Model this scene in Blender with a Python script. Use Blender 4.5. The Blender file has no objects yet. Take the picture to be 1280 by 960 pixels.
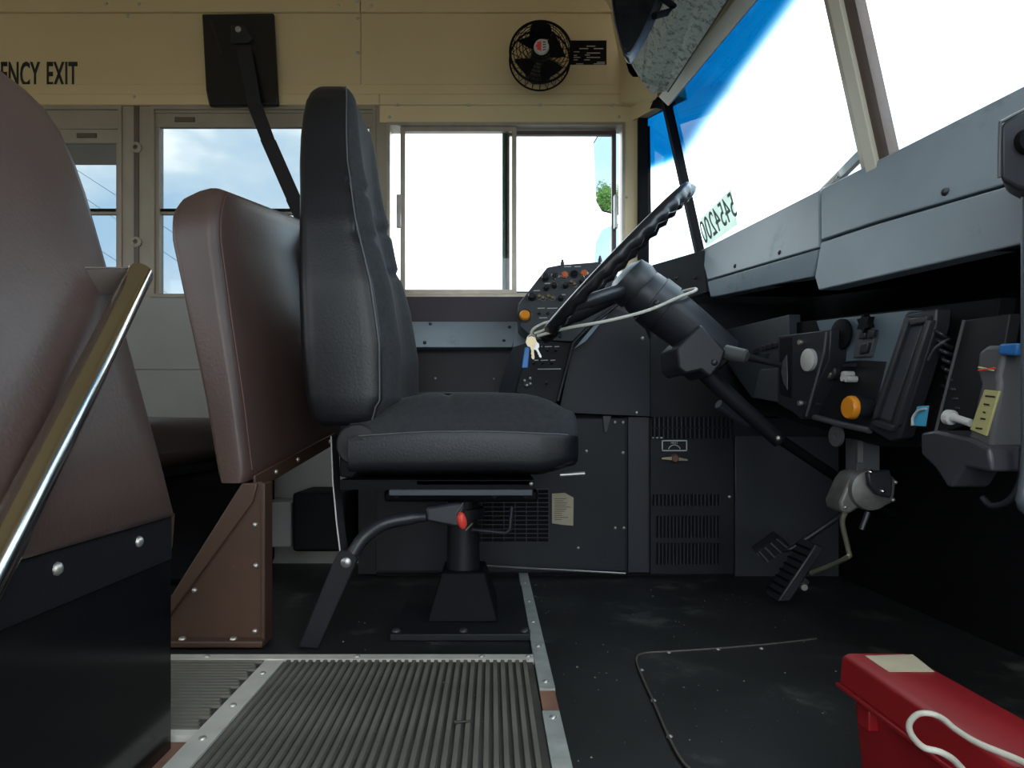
import bpy, bmesh, math, random
from mathutils import Vector as V, Matrix

random.seed(7)
S = bpy.context.scene
COL = S.collection

# ------------------------------------------------------------------ camera
F = 850.0; U0 = 615.0; V0 = 530.0; H = 0.457      # focal length in px, vanishing point of the bus's width, eye height
cd = bpy.data.cameras.new('camera'); cam = bpy.data.objects.new('camera', cd); COL.objects.link(cam)
cd.sensor_width = 36.0; cd.lens = F / 1280 * 36.0
cd.shift_x = (640 - U0) / 1280; cd.shift_y = (V0 - 480) / 1280
cd.clip_start = 0.02; cd.clip_end = 500
cam.location = (0, 0, H); cam.rotation_euler = (math.pi / 2, 0, 0)
S.camera = cam

# ------------------------------------------------------------------ sky: bright broken overcast
W = bpy.data.worlds.new('sky'); S.world = W; W.use_nodes = True
nt = W.node_tree; nt.nodes.clear()
def N(t, **k):
    n = nt.nodes.new(t)
    for a, b in k.items(): setattr(n, a, b)
    return n
out = N('ShaderNodeOutputWorld'); bg = N('ShaderNodeBackground')
tc = N('ShaderNodeTexCoord'); mp = N('ShaderNodeMapping'); mp.inputs['Scale'].default_value = (1.0, 1.0, 2.2)
no = N('ShaderNodeTexNoise'); no.inputs['Scale'].default_value = 2.6; no.inputs['Detail'].default_value = 7; no.inputs['Roughness'].default_value = .55
rp = N('ShaderNodeValToRGB')
rp.color_ramp.elements[0].position = .40; rp.color_ramp.elements[0].color = (.40, .56, .72, 1)
rp.color_ramp.elements[1].position = .58; rp.color_ramp.elements[1].color = (1, 1, 1, 1)
e = rp.color_ramp.elements.new(.50); e.color = (.60, .70, .78, 1)
nt.links.new(tc.outputs['Generated'], mp.inputs['Vector']); nt.links.new(mp.outputs[0], no.inputs['Vector'])
nt.links.new(no.outputs['Fac'], rp.inputs[0]); nt.links.new(rp.outputs[0], bg.inputs['Color'])
bg.inputs['Strength'].default_value = 1.0
nt.links.new(bg.outputs[0], out.inputs[0])

vs = S.view_settings
vs.view_transform = 'Standard'; vs.look = 'None'; vs.gamma = 1; vs.use_curve_mapping = False
vs.exposure = 2.25

# ------------------------------------------------------------------ helpers
def P(u, v, Y):  return V(((u - U0) * Y / F, Y, H - (v - V0) * Y / F))      # pixel on the plane at depth Y
def PX(u, v, X): return P(u, v, X * F / (u - U0))                            # pixel on the plane at X
def PZ(u, v, Z=0.0): return P(u, v, F * (H - Z) / (v - V0))                  # pixel on the plane at height Z
def RP(u, v, p, n):                                                          # pixel on a plane
    o = V((0, 0, H)); d = V(((u - U0) / F, 1, -(v - V0) / F)); p = V(p); n = V(n)
    return o + d * ((p - o).dot(n) / d.dot(n))

MATS = {}
def mat(name, col, rough=.5, metal=0., var=.12, vscale=6., bump=0., bscale=60., spec=.5, wear=None, coat=0.):
    if name in MATS: return MATS[name]
    m = bpy.data.materials.new(name); m.use_nodes = True; t = m.node_tree; b = t.nodes['Principled BSDF']
    b.inputs['Metallic'].default_value = metal; b.inputs['Roughness'].default_value = rough
    b.inputs['Specular IOR Level'].default_value = spec; b.inputs['Coat Weight'].default_value = coat
    c = t.nodes.new('ShaderNodeTexCoord')
    n = t.nodes.new('ShaderNodeTexNoise'); n.inputs['Scale'].default_value = vscale; n.inputs['Detail'].default_value = 5
    t.links.new(c.outputs['Object'], n.inputs['Vector'])
    r = t.nodes.new('ShaderNodeValToRGB')
    lo = [max(0, x * (1 - var)) for x in col]; hi = [min(1, x * (1 + var)) for x in col]
    r.color_ramp.elements[0].position = .3; r.color_ramp.elements[0].color = (*lo, 1)
    r.color_ramp.elements[1].position = .7; r.color_ramp.elements[1].color = (*hi, 1)
    t.links.new(n.outputs['Fac'], r.inputs[0]); src = r.outputs[0]
    if wear:                                                                 # (colour, amount, scale): scuffs and dust
        n2 = t.nodes.new('ShaderNodeTexNoise'); n2.inputs['Scale'].default_value = wear[2]; n2.inputs['Detail'].default_value = 8; n2.inputs['Roughness'].default_value = .7
        t.links.new(c.outputs['Object'], n2.inputs['Vector'])
        r2 = t.nodes.new('ShaderNodeValToRGB'); r2.color_ramp.elements[0].position = 1 - wear[1]; r2.color_ramp.elements[1].position = min(1, 1 - wear[1] + .15)
        t.links.new(n2.outputs['Fac'], r2.inputs[0])
        x = t.nodes.new('ShaderNodeMixRGB'); x.inputs[2].default_value = (*wear[0], 1)
        t.links.new(r2.outputs[0], x.inputs[0]); t.links.new(src, x.inputs[1]); src = x.outputs[0]
    t.links.new(src, b.inputs['Base Color'])
    if bump:
        n3 = t.nodes.new('ShaderNodeTexNoise'); n3.inputs['Scale'].default_value = bscale; n3.inputs['Detail'].default_value = 3
        t.links.new(c.outputs['Object'], n3.inputs['Vector'])
        bp = t.nodes.new('ShaderNodeBump'); bp.inputs['Strength'].default_value = bump; bp.inputs['Distance'].default_value = .004
        t.links.new(n3.outputs['Fac'], bp.inputs['Height']); t.links.new(bp.outputs[0], b.inputs['Normal'])
    MATS[name] = m; return m

def glass(name, tint, band=None):
    m = bpy.data.materials.new(name); m.use_nodes = True; t = m.node_tree; t.nodes.clear()
    o = t.nodes.new('ShaderNodeOutputMaterial'); tr = t.nodes.new('ShaderNodeBsdfTransparent'); gl = t.nodes.new('ShaderNodeBsdfGlossy')
    mx = t.nodes.new('ShaderNodeMixShader'); lw = t.nodes.new('ShaderNodeLayerWeight'); pw_ = t.nodes.new('ShaderNodeMath'); pw_.operation = 'POWER'; pw_.inputs[1].default_value = 4; t.links.new(lw.outputs['Facing'], pw_.inputs[0]); lw.inputs['Blend'].default_value = .5; fr = t.nodes.new('ShaderNodeMath'); fr.operation = 'MULTIPLY_ADD'; fr.inputs[1].default_value = .5; fr.inputs[2].default_value = .025; t.links.new(pw_.outputs[0], fr.inputs[0])
    gl.inputs['Roughness'].default_value = .02; tr.inputs['Color'].default_value = (*tint, 1)
    if band:                                                                  # shade band dyed into the top of the glass
        z0, z1, k, col = band
        g = t.nodes.new('ShaderNodeTexCoord'); s = t.nodes.new('ShaderNodeSeparateXYZ'); t.links.new(g.outputs['Object'], s.inputs[0])
        ma = t.nodes.new('ShaderNodeMath'); ma.operation = 'MULTIPLY_ADD'; ma.inputs[1].default_value = k
        t.links.new(s.outputs['Y'], ma.inputs[0]); t.links.new(s.outputs['Z'], ma.inputs[2])
        mr = t.nodes.new('ShaderNodeMapRange'); mr.inputs['From Min'].default_value = z0; mr.inputs['From Max'].default_value = z1; mr.interpolation_type = 'SMOOTHSTEP'
        t.links.new(ma.outputs[0], mr.inputs['Value'])
        x = t.nodes.new('ShaderNodeMixRGB'); x.inputs[1].default_value = (*tint, 1); x.inputs[2].default_value = (*col, 1)
        t.links.new(mr.outputs[0], x.inputs[0]); t.links.new(x.outputs[0], tr.inputs['Color'])
    t.links.new(fr.outputs[0], mx.inputs[0]); t.links.new(tr.outputs[0], mx.inputs[1]); t.links.new(gl.outputs[0], mx.inputs[2]); t.links.new(mx.outputs[0], o.inputs[0])
    MATS[name] = m; return m

OFF = {}
def setp(o, label=None, cat=None, group=None, kind=None):
    for k, x in (('label', label), ('category', cat), ('group', group), ('kind', kind)):
        if x: o[k] = x
    return o
def thing(name, label, cat, loc, group=None, kind=None):
    o = bpy.data.objects.new(name, None); COL.objects.link(o); o.location = loc; o.empty_display_size = .05
    OFF[o] = V(loc); return setp(o, label, cat, group, kind)

class MB:
    def __init__(s): s.v = []; s.f = []; s.mi = []
    def add(s, vs_, fs, m=0):
        b = len(s.v); s.v += [V(x) for x in vs_]
        for f in fs: s.f.append([i + b for i in f]); s.mi.append(m)
        return s
    def box(s, a, b, m=0):
        x0, y0, z0 = [min(a[i], b[i]) for i in range(3)]; x1, y1, z1 = [max(a[i], b[i]) for i in range(3)]
        return s.add([(x0,y0,z0),(x1,y0,z0),(x1,y1,z0),(x0,y1,z0),(x0,y0,z1),(x1,y0,z1),(x1,y1,z1),(x0,y1,z1)],
                     [(3,2,1,0),(4,5,6,7),(0,1,5,4),(1,2,6,5),(2,3,7,6),(3,0,4,7)], m)
    def prism(s, pts, ext, m=0):                                               # polygon swept along a vector
        pts = [V(p) for p in pts]; n = len(pts); e = V(ext); q = [p + e for p in pts]
        fs = [tuple(range(n)), tuple(range(2*n-1, n-1, -1))] + [(i, i+n, (i+1) % n + n, (i+1) % n) for i in range(n)]
        return s.add(pts + q, fs, m)
    def slab(s, pts, ext, m=0): return s.prism(pts, ext, m)
    def bar(s, a, b, w, h, up=(0,0,1), m=0):                                   # rectangular bar between two points
        a = V(a); b = V(b); d = (b - a).normalized(); x = d.cross(V(up)).normalized() * w / 2; y = x.cross(d).normalized() * h / 2
        return s.prism([a-x-y, a+x-y, a+x+y, a-x+y], b - a, m)
    def tube(s, pts, r, seg=10, closed=False, m=0, cap=True):
        pts = [V(p) for p in pts]; n = len(pts); rs = r if isinstance(r, (list, tuple)) else [r] * n
        loops = []; pn = None
        for i in range(n):
            if closed: d = pts[(i+1) % n] - pts[i-1]
            else: d = pts[min(i+1, n-1)] - pts[max(i-1, 0)]
            d.normalize()
            if pn is None: pn = d.orthogonal().normalized()
            pn = (pn - d * pn.dot(d)).normalized(); q = d.cross(pn)
            loops.append([pts[i] + (pn * math.cos(2*math.pi*k/seg) + q * math.sin(2*math.pi*k/seg)) * rs[i] for k in range(seg)])
        return s.loft(loops, closed, m, cap)
    def loft(s, loops, closed=False, m=0, cap=True, mf=None):
        n = len(loops); k = len(loops[0]); vs_ = [p for l in loops for p in l]; b = len(s.v); s.v += [V(x) for x in vs_]
        for i in range(n if closed else n - 1):
            for j in range(k):
                a = i * k + j; c = i * k + (j+1) % k; i2 = (i+1) % n; s.f.append([b+a, b+c, b+i2*k+(j+1) % k, b+i2*k+j]); s.mi.append(mf(i, j) if mf else m)
        if cap and not closed:
            s.f.append([b+x for x in range(k-1, -1, -1)]); s.mi.append(m); s.f.append([b+(n-1)*k+x for x in range(k)]); s.mi.append(m)
        return s
    def cyl(s, a, b, r, r2=None, seg=16, m=0): return s.tube([a, b], [r, r if r2 is None else r2], seg, m=m)
    def lathe(s, o, axis, prof, seg=20, m=0):                                  # prof: (distance along axis, radius)
        o = V(o); ax = V(axis).normalized(); x = ax.orthogonal().normalized(); y = ax.cross(x)
        return s.loft([[o + ax*t + (x*math.cos(2*math.pi*k/seg) + y*math.sin(2*math.pi*k/seg)) * max(r, 1e-5) for k in range(seg)] for t, r in prof], m=m)
    def build(s, name, mats, parent=None, smooth=None, bevel=0, seg=2, label=None, cat=None, group=None, kind=None):
        if not isinstance(mats, (list, tuple)): mats = [mats]
        if parent is None:
            xs = [p.x for p in s.v]; ys = [p.y for p in s.v]; zs = [p.z for p in s.v]
            o_ = V(((min(xs)+max(xs))/2, (min(ys)+max(ys))/2, min(zs)))
        else: o_ = OFF[parent]
        me = bpy.data.meshes.new(name); me.from_pydata([p - o_ for p in s.v], [], s.f)
        for m_ in mats: me.materials.append(m_)
        me.polygons.foreach_set('material_index', s.mi)
        bm = bmesh.new(); bm.from_mesh(me); bmesh.ops.recalc_face_normals(bm, faces=bm.faces); bm.to_mesh(me); bm.free()
        if smooth:
            me.shade_smooth(); me.set_sharp_from_angle(angle=math.radians(smooth))
        o = bpy.data.objects.new(name, me); COL.objects.link(o); OFF[o] = o_
        if parent is None: o.location = o_
        else: o.parent = parent
        if bevel:
            bv = o.modifiers.new('bevel', 'BEVEL'); bv.width = bevel; bv.segments = seg; bv.limit_method = 'ANGLE'; bv.angle_limit = math.radians(35)
            if not smooth: me.shade_smooth(); me.set_sharp_from_angle(angle=math.radians(50))
        return setp(o, label, cat, group, kind)

def copies(name, proto_mb, m, parent, places, smooth=40):
    """alike pieces: one mesh, an object for each place (proto is built around the origin)"""
    me = None
    for p in places:
        if me is None:
            t = MB(); t.v = proto_mb.v; t.f = proto_mb.f; t.mi = proto_mb.mi
            OFF[None] = V((0,0,0)); me = bpy.data.meshes.new(name); me.from_pydata(t.v, [], t.f); me.materials.append(m)
            bm = bmesh.new(); bm.from_mesh(me); bmesh.ops.recalc_face_normals(bm, faces=bm.faces); bm.to_mesh(me); bm.free()
            me.shade_smooth(); me.set_sharp_from_angle(angle=math.radians(smooth))
        o = bpy.data.objects.new(name, me); COL.objects.link(o); o.parent = parent; o.location = V(p) - OFF[parent]

def dome(r, h, axis): return MB().lathe((0,0,0), axis, [(-.001, r), (h*.35, r*.95), (h*.75, r*.65), (h, .0005)], 8)
def text_mesh(body, height, sx=1.0, mirror=False, bold=0.):
    c = bpy.data.curves.new('t', 'FONT'); c.body = body; c.size = height * 1.4; c.align_x = 'CENTER'; c.align_y = 'CENTER'; c.extrude = .0006; c.resolution_u = 3; c.offset = bold; c.space_character = 1.05; c.space_word = 1.4
    o = bpy.data.objects.new('t', c); COL.objects.link(o); dg = bpy.context.evaluated_depsgraph_get(); dg.update()
    me = bpy.data.meshes.new_from_object(o.evaluated_get(dg)); bpy.data.objects.remove(o); bpy.data.curves.remove(c)
    for v in me.vertices: v.co.x *= sx * (-1 if mirror else 1)
    return me
def text_obj(name, body, height, m, right, up, centre, parent=None, sx=1., mirror=False, bold=0., **k):
    me = text_mesh(body, height, sx, mirror, bold); r = V(right).normalized(); u = V(up).normalized(); n = r.cross(u); u = n.cross(r)
    for v in me.vertices: v.co = r * v.co.x + u * v.co.y + n * v.co.z
    me.materials.append(m); o = bpy.data.objects.new(name, me); COL.objects.link(o); OFF[o] = V(centre)
    if parent: o.parent = parent; o.location = V(centre) - OFF[parent]
    else: o.location = centre
    return setp(o, **k)
def arc(c, r, a0, a1, n, ax=(1,0,0), ay=(0,0,1)):
    c = V(c); ax = V(ax); ay = V(ay)
    return [c + ax*r*math.cos(a0+(a1-a0)*i/(n-1)) + ay*r*math.sin(a0+(a1-a0)*i/(n-1)) for i in range(n)]
def smooth_path(pts, n=6):                                                     # Catmull-Rom
    pts = [V(p) for p in pts]; q = [pts[0]] + pts + [pts[-1]]; r = []
    for i in range(1, len(q) - 2):
        a, b, c, d = q[i-1], q[i], q[i+1], q[i+2]
        for k in range(n):
            t = k / n; r.append(.5*((2*b) + (c-a)*t + (2*a-5*b+4*c-d)*t*t + (3*b-a-3*c+d)*t**3))
    return r + [pts[-1]]

# ------------------------------------------------------------------ materials
beige = mat('beige_paint', (.73, .575, .32), .38, var=.05, vscale=3, wear=((.36,.23,.11), .30, 9))
olive = mat('window_frame_paint', (.33, .275, .20), .45, var=.1, vscale=8)
alu = mat('weathered_aluminium', (.40, .35, .28), .42, metal=.6, var=.12, vscale=20)
darkalu = mat('dark_frame', (.12, .085, .07), .5, metal=.3)
greywall = mat('grey_side_panel', (.33, .33, .30), .5, var=.06)
black = mat('black_paint', (.011, .012, .015), .5, spec=.35, var=.15, vscale=14, wear=((.022,.023,.026), .34, 22))
panelblk = mat('charcoal_panel', (.018, .020, .026), .45, var=.12, vscale=8, wear=((.036,.038,.045), .34, 18))
purple = mat('sill_trim', (.035, .026, .036), .55)
slate = mat('slate_paint', (.27, .325, .37), .40, var=.10, vscale=5, wear=((.13,.155,.18), .40, 6))
slate2 = mat('slate_panel', (.045, .052, .065), .45, var=.1)
bluegrey = mat('instrument_paint', (.12, .165, .20), .45, var=.08)
vinyl = mat('black_vinyl', (.010, .0115, .0145), .36, spec=.4, var=.15, vscale=9, bump=.12, bscale=220)
fabric = mat('black_fabric', (.026, .027, .031), .85, var=.2, vscale=90, bump=.35, bscale=420)
piping_m = mat('grey_piping', (.10, .105, .11), .5)
brown = mat('brown_vinyl', (.088, .055, .046), .38, var=.10, vscale=5, bump=.14, bscale=160)
brownmet = mat('brown_paint', (.072, .037, .023), .5, var=.15, vscale=9, wear=((.26,.15,.09), .33, 30))
chrome = mat('chrome', (.72, .70, .66), .14, metal=1, var=.03)
steel = mat('dull_steel', (.45, .44, .42), .35, metal=.9, var=.1, vscale=30)
boltm = mat('bolt_steel', (.55, .53, .48), .4, metal=.8, var=.1)
darkbolt = mat('dark_bolt', (.05, .05, .055), .4, metal=.5)
stripm = mat('floor_trim_metal', (.46, .48, .44), .42, metal=.3, var=.15, vscale=30, wear=((.22,.11,.06), .34, 14))
rust = mat('rusty_floor', (.26, .13, .08), .8, var=.3, vscale=20)
rubber = mat('black_rubber_floor', (.013, .0145, .0145), .5, var=.4, vscale=4, bump=.1, bscale=60, wear=((.085,.088,.080), .44, 6))
ribm = mat('ribbed_rubber', (.150, .138, .112), .6, var=.25, vscale=8, wear=((.28,.26,.21), .36, 26))
plastic = mat('black_plastic', (.020, .022, .027), .38, var=.1)
softblk = mat('soft_black', (.004, .004, .005), .7, spec=.18)
greyplas = mat('grey_plastic', (.085, .088, .092), .45, var=.1)
castalu = mat('cast_aluminium', (.20, .195, .18), .5, metal=.5, var=.2, vscale=40)
orange = mat('orange_lens', (.85, .30, .02), .3, var=.06)
redlens = mat('red_lens', (.62, .14, .06), .25)
red = mat('red_plastic', (.30, .010, .014), .38, var=.08, vscale=12, wear=((.42,.06,.06), .30, 40))
redbtn = mat('red_button', (.85, .07, .05), .3)
white = mat('white_plastic', (.55, .55, .53), .45, var=.05)
cordm = mat('off_white_cord', (.62, .60, .52), .6)
blue = mat('blue_plastic', (.015, .16, .46), .4)
cyan = mat('light_blue_plastic', (.06, .40, .62), .4)
yellow = mat('yellow_label', (.46, .43, .19), .5, var=.06)
paper = mat('aged_paper', (.55, .47, .33), .8, var=.12, vscale=14)
ink = mat('black_ink', (.015, .015, .015), .6)
brass = mat('brass', (.38, .31, .20), .35, metal=.9)
webbing = mat('belt_webbing', (.018, .018, .022), .75, bump=.2, bscale=300)
mirror = mat('mirror_glass', (.36, .39, .41), .015, metal=1, var=0)
darkmirror = mat('dark_mirror_glass', (.035, .038, .038), .12, metal=.9, var=.3, vscale=25)
leafm = mat('leaf_green', (.22, .42, .08), .6, var=.4, vscale=2)
barkm = mat('bark', (.10, .07, .05), .9)
asphalt = mat('asphalt', (.20, .20, .19), .9, var=.15, vscale=1)
gclear = glass('clear_glass', (.96, .985, .975))
gtint = glass('tinted_glass', (.455, .485, .495))
gwind = glass('windscreen_glass', (.93, .97, .98), band=(.34, .43, .187, (.01, .19, .33)))
visorm = mat('textured_visor', (.66, .71, .65), .45, var=.22, vscale=60, bump=.9, bscale=55, wear=((.20,.21,.19), .53, 60))

def translucent(m, amount):                                                   # light also passes through the sheet
    t = m.node_tree; b = t.nodes['Principled BSDF']; o = t.nodes['Material Output']
    tl_ = t.nodes.new('ShaderNodeBsdfTranslucent'); x = t.nodes.new('ShaderNodeMixShader'); x.inputs[0].default_value = amount
    t.links.new(b.inputs['Base Color'].links[0].from_socket, tl_.inputs['Color'])
    t.links.new(b.outputs[0], x.inputs[1]); t.links.new(tl_.outputs[0], x.inputs[2]); t.links.new(x.outputs[0], o.inputs['Surface']); return m
translucent(visorm, .3)

# ================================================================== THE SETTING
YW = 2.25; XR = -3.2                                       # driver-side wall plane, rear end of what is built
KW = F / YW
def wx(u): return (u - U0) / KW
def wz(v): return H - (v - V0) / KW

MB().box((-60, -60, -1.02), (60, 60, -1.0)).build('ground', asphalt, kind='structure')

fl = MB().box((XR, -.12, -.04), (1.05, YW, -.004)).build('floor', rubber, kind='structure')

wl = thing('wall_left', None, None, (-.5, YW, 0), kind='structure')
T = .06
x_dA, x_dB = wx(484), wx(781); x_2A, x_2B = wx(189), wx(470); x_3A, x_3B = -2.02, wx(153)
zs_, zt = wz(372), wz(133)
def wbox(name, x0, x1, z0, z1, m, proud=0., y0=None, bevel=0):
    return MB().box((x0, YW - proud, z0), (x1, YW + T, z1)).build(name, m, wl, bevel=bevel)
wbox('lower_panel', XR, wx(470), -.02, wz(462) - .001, greywall)
wbox('lower_panel', XR, wx(470), wz(462) + .001, zs_, greywall)
wbox('lower_panel', wx(470), .56, -.02, zs_ - .012, panelblk)
wbox('lower_panel', .56, 1.09, -.02, .972, softblk)
for a, b in ((XR, -2.95), (x_3A - .10, x_3A), (x_3B, x_2A), (x_2B, x_dA)):
    wbox('window_post', a, b, zs_, zt, olive)
wbox('corner_post', x_dB, wx(800), zs_, zt, beige, .004)
# upper panels with their seam, the rolled rail under them and the rows of screws
for a, b in ((XR, wx(-60)), (wx(-60), wx(451) - .001), (wx(451) + .001, wx(779))):
    wbox('upper_panel', a, b, wz(106), wz(17), beige)
wbox('upper_rail', XR, wx(475), zt, wz(119), beige, .012, bevel=.004)
wbox('upper_rail', wx(475), wx(800), zt + .0, wz(119), beige, .012, bevel=.004)
wbox('rail_lip', XR, wx(790), wz(119), wz(106), beige, .006, bevel=.003)
wbox('cove_panel', XR, wx(451) - .001, wz(17), wz(-10), beige, .01, bevel=.003)
wbox('cove_panel', wx(451) + .001, wx(800), wz(17), wz(-10), beige, .01, bevel=.003)
wbox('window_header', wx(475), wx(787), zt - .055, zt, beige, .005)
wbox('corner_panel', wx(779), wx(800), wz(106), wz(17), beige, .015, bevel=.01)
sc = dome(.0055, .004, (0, -1, 0))
copies('screw', sc, boltm, wl, [V((wx(u), YW - d, wz(v))) for u, v, d in
    ((135,7,.01),(176,7,.01),(447,4,.01),(465,9,.01),(424,9,.01),(160,20,0),(447,23,0),(447,66,0),(170,123,.012),(497,133,.012),(586,133,.012),(675,133,.012),(764,133,.012),(487,147,.005),(773,147,.005),(783,247,.004))])
gm = MB().lathe((0,0,0), (0,-1,0), [(0,.018),(.006,.018),(.010,.013),(.010,.008),(.002,.007)], 16)
copies('grommet', gm, olive, wl, [V((wx(171), YW, wz(v))) for v in (185, 303)])
MB().box((wx(168), YW - .004, zs_), (wx(174), YW + .001, zt)).build('post_seam', darkalu, wl)

# driver's sliding window
def frame(mb, x0, x1, z0, z1, w, y0, y1):
    mb.box((x0, y0, z0), (x0+w, y1, z1)); mb.box((x1-w, y0, z0), (x1, y1, z1)); mb.box((x0+w, y0, z0), (x1-w, y1, z0+w)); mb.box((x0+w, y0, z1-w), (x1-w, y1, z1)); return mb
w1 = thing('window_1', None, None, (wx(632), YW, zs_), kind='structure')
zt1 = zt - .055
frame(MB(), x_dA, x_dB, zs_ - .012, zt1, .010, YW - .008, YW + T).build('outer_frame', alu, w1)
MB().box((x_dA, YW - .016, zs_ - .012), (x_dB, YW, zs_ + .012)).build('sill', alu, w1, bevel=.003)
s1 = frame(MB(), wx(500), wx(646), zs_ + .012, wz(157), .016, YW + .006, YW + .022).build('sash', alu, w1)
MB().box((wx(503), YW + .013, zs_ + .02), (wx(642), YW + .016, wz(161))).build('pane', gclear, s1)
MB().box((wx(500) - .012, YW - .004, wz(285)), (wx(500) + .004, YW + .006, wz(243))).build('latch', steel, s1, bevel=.003)
s2 = frame(MB(), wx(632), wx(772), zs_ + .012, wz(159), .014, YW + .026, YW + .042).build('sash', darkalu, w1)
MB().box((wx(634), YW + .032, zs_ + .02), (wx(769), YW + .035, wz(163))).build('pane', gclear, s2)
MB().box((wx(768), YW - .002, wz(285)), (wx(772), YW + .026, wz(243))).build('latch', steel, s2, bevel=.002)
MB().box((wx(486), YW + .03, zs_ + .012), (wx(500), YW + .033, wz(157))).build('pane', gclear, w1)
MB().box((wx(628), YW + .026, zs_ + .012), (wx(634), YW + .042, wz(159))).build('seal', mat('green_edge', (.03,.09,.075), .3), w1)

# passenger windows with a drop sash
def pwindow(n, x0, x1, ztop):
    w = thing('window_%d' % n, None, None, ((x0+x1)/2, YW, zs_), kind='structure')
    frame(MB(), x0, x1, zs_, zt, .012, YW - .006, YW + T).build('outer_frame', olive, w)
    if ztop < zt - .05: MB().box((x0 + .012, YW, ztop + .045), (x1 - .012, YW + .03, zt - .012)).build('header_filler', olive, w)
    top = ztop
    us = MB().box((x0+.012, YW + .004, top), (x1-.012, YW + .02, top + .045)); 
    us.box((x0+.012, YW + .006, zs_ + .012), (x0+.024, YW + .02, top)); us.box((x1-.024, YW + .006, zs_ + .012), (x1-.012, YW + .02, top))
    us = us.build('upper_sash', olive, w)
    MB().box((x0+.02, YW + .010, wz(263)), (x1-.02, YW + .013, top + .01)).build('pane', gtint, us)
    lo = MB().box((x0+.02, YW + .014, wz(266)), (x1-.02, YW + .03, wz(259))).build('meeting_rail', olive, w)
    MB().box((x0+.02, YW + .020, zs_ + .01), (x1-.02, YW + .023, wz(263))).build('pane', gtint, lo)
    c = x0 + .11 if n == 2 else x1 - .12
    MB().box((c - .033, YW + .0, top + .016), (c + .033, YW + .006, top + .032)).build('latch', darkalu, us, bevel=.002)
    return w
pwindow(2, x_2A, x_2B, wz(158)); w3 = pwindow(3, x_3A, x_3B, wz(178)); pwindow(4, -2.95, x_3A - .10, wz(158))
MB().box((wx(60), YW + .009, wz(205)), (wx(147), YW + .0095, wz(179))).build('tint_patch', mat('grey_film', (.16,.15,.13), .7), w3)

# emergency lettering on the upper panel
MB_l = text_obj('exit_lettering', 'EMERGENCY EXIT', .080, ink, (1,0,0), (0,0,1), V((0, YW - .001, wz(94.5))), None, sx=.435, bold=.0022,
    label='black EMERGENCY EXIT lettering on the beige panel above the window', cat='lettering')
w_ = max(v.co.x for v in MB_l.data.vertices); MB_l.location.x = wx(97) - w_
# ceiling
cl = MB(); prof = [(YW + .0, 1.86), (YW - .06, 1.93), (YW - .2, 1.98), (YW - .5, 2.03), (1.07, 2.06), (.4, 2.03), (.1, 1.98), (-.04, 1.93), (-.10, 1.86)]
cl.prism([V((XR, y, z)) for y, z in prof] + [V((XR, y, z + .03)) for y, z in reversed(prof)], (.66 - XR, 0, 0))
cl.build('ceiling', beige, kind='structure')
# unseen door-side wall: doorway by the camera narrowed to cut its light, windows behind
wr = MB()
for a, b, z0, z1 in ((XR, -.62, -.04, .88), (XR, -.62, 1.45, 1.9), (-.62, .7, 1.60, 1.9), (-.72, -.62, .88, 1.45), (-.62, -.44, -.04, 1.85), (.40, .70, -.04, 1.9), (-1.5, -1.42, .88, 1.45), (-2.3, -2.22, .88, 1.45), (XR, -3.1, .88, 1.45), (.66, .80, -.04, 1.9)):
    wr.box((a, -.16, z0), (b, -.10, z1))
wr.build('wall_right', beige, kind='structure')
wb = MB(); 
for a, b, z0, z1 in ((-.1, YW, -.04, .9), (-.1, YW, 1.5, 2.06), (-.1, .5, .9, 1.5), (1.65, YW, .9, 1.5)): wb.box((XR - .05, a, z0), (XR, b, z1))
wb.build('wall_back', beige, kind='structure')

# front: firewall, windscreen, header
def wsx(Y, z): return .645 + (2.1 - max(Y, 2*1.06 - Y)) * .196 - .222 * (z - .993)
wf = thing('wall_front', None, None, (1.0, 1.07, 0), kind='structure')
MB().box((1.05, -.12, -.04), (1.09, YW, 1.0)).build('firewall', softblk, wf)
hd = MB()
ztop = lambda Y: 1.445 + (2.1 - max(Y, 2.12 - Y)) * .075
for a, b in ((2.1, 1.06), (1.06, .02)):
    hd.add([(wsx(a, ztop(a)), a, ztop(a)), (wsx(b, ztop(b)), b, ztop(b)), (wsx(b, 1.7) - .16, b, 1.80), (wsx(a, 1.7) - .16, a, 1.80),
            (wsx(a, ztop(a)) + .006, a, ztop(a) + .004), (wsx(b, ztop(b)) + .006, b, ztop(b) + .004), (wsx(b, 1.7) - .10, b, 2.07), (wsx(a, 1.7) - .10, a, 2.07)],
           [(0,1,2,3), (4,7,6,5), (0,4,5,1), (1,5,6,2), (2,6,7,3), (3,7,4,0)])
hd.build('header_panel', beige, wf)
MB().prism([V((.49, YW + .02, 1.46)), V((.60, 2.09, 1.455)), V((.50, 2.09, 2.0)), V((.40, YW + .02, 1.93))], (-.03, -.02, 0)).build('corner_panel', beige, wf)
MB().prism([P(803, 131, 2.22), P(823, 119, 2.1), P(812, 70, 2.1), P(779, 60, 2.22), P(776, 128, 2.22)], (.0, .03, 0)).build('corner_block', beige, wf, bevel=.008)

wsc = thing('window_5', None, None, (.7, 1.6, .99), kind='structure')
def wsp(Y, z, d=0.): return V((wsx(Y, z) + d, Y, z))
for a, b in ((2.095, 1.405), (1.375, 1.06), (1.06, .02)):
    MB().prism([wsp(a, .97), wsp(b, .97), wsp(b, ztop(b) + .01), wsp(a, ztop(a) + .01)], (.005, 0, 0)).build('pane', gwind, wsc)
OFFZ = OFF
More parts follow.
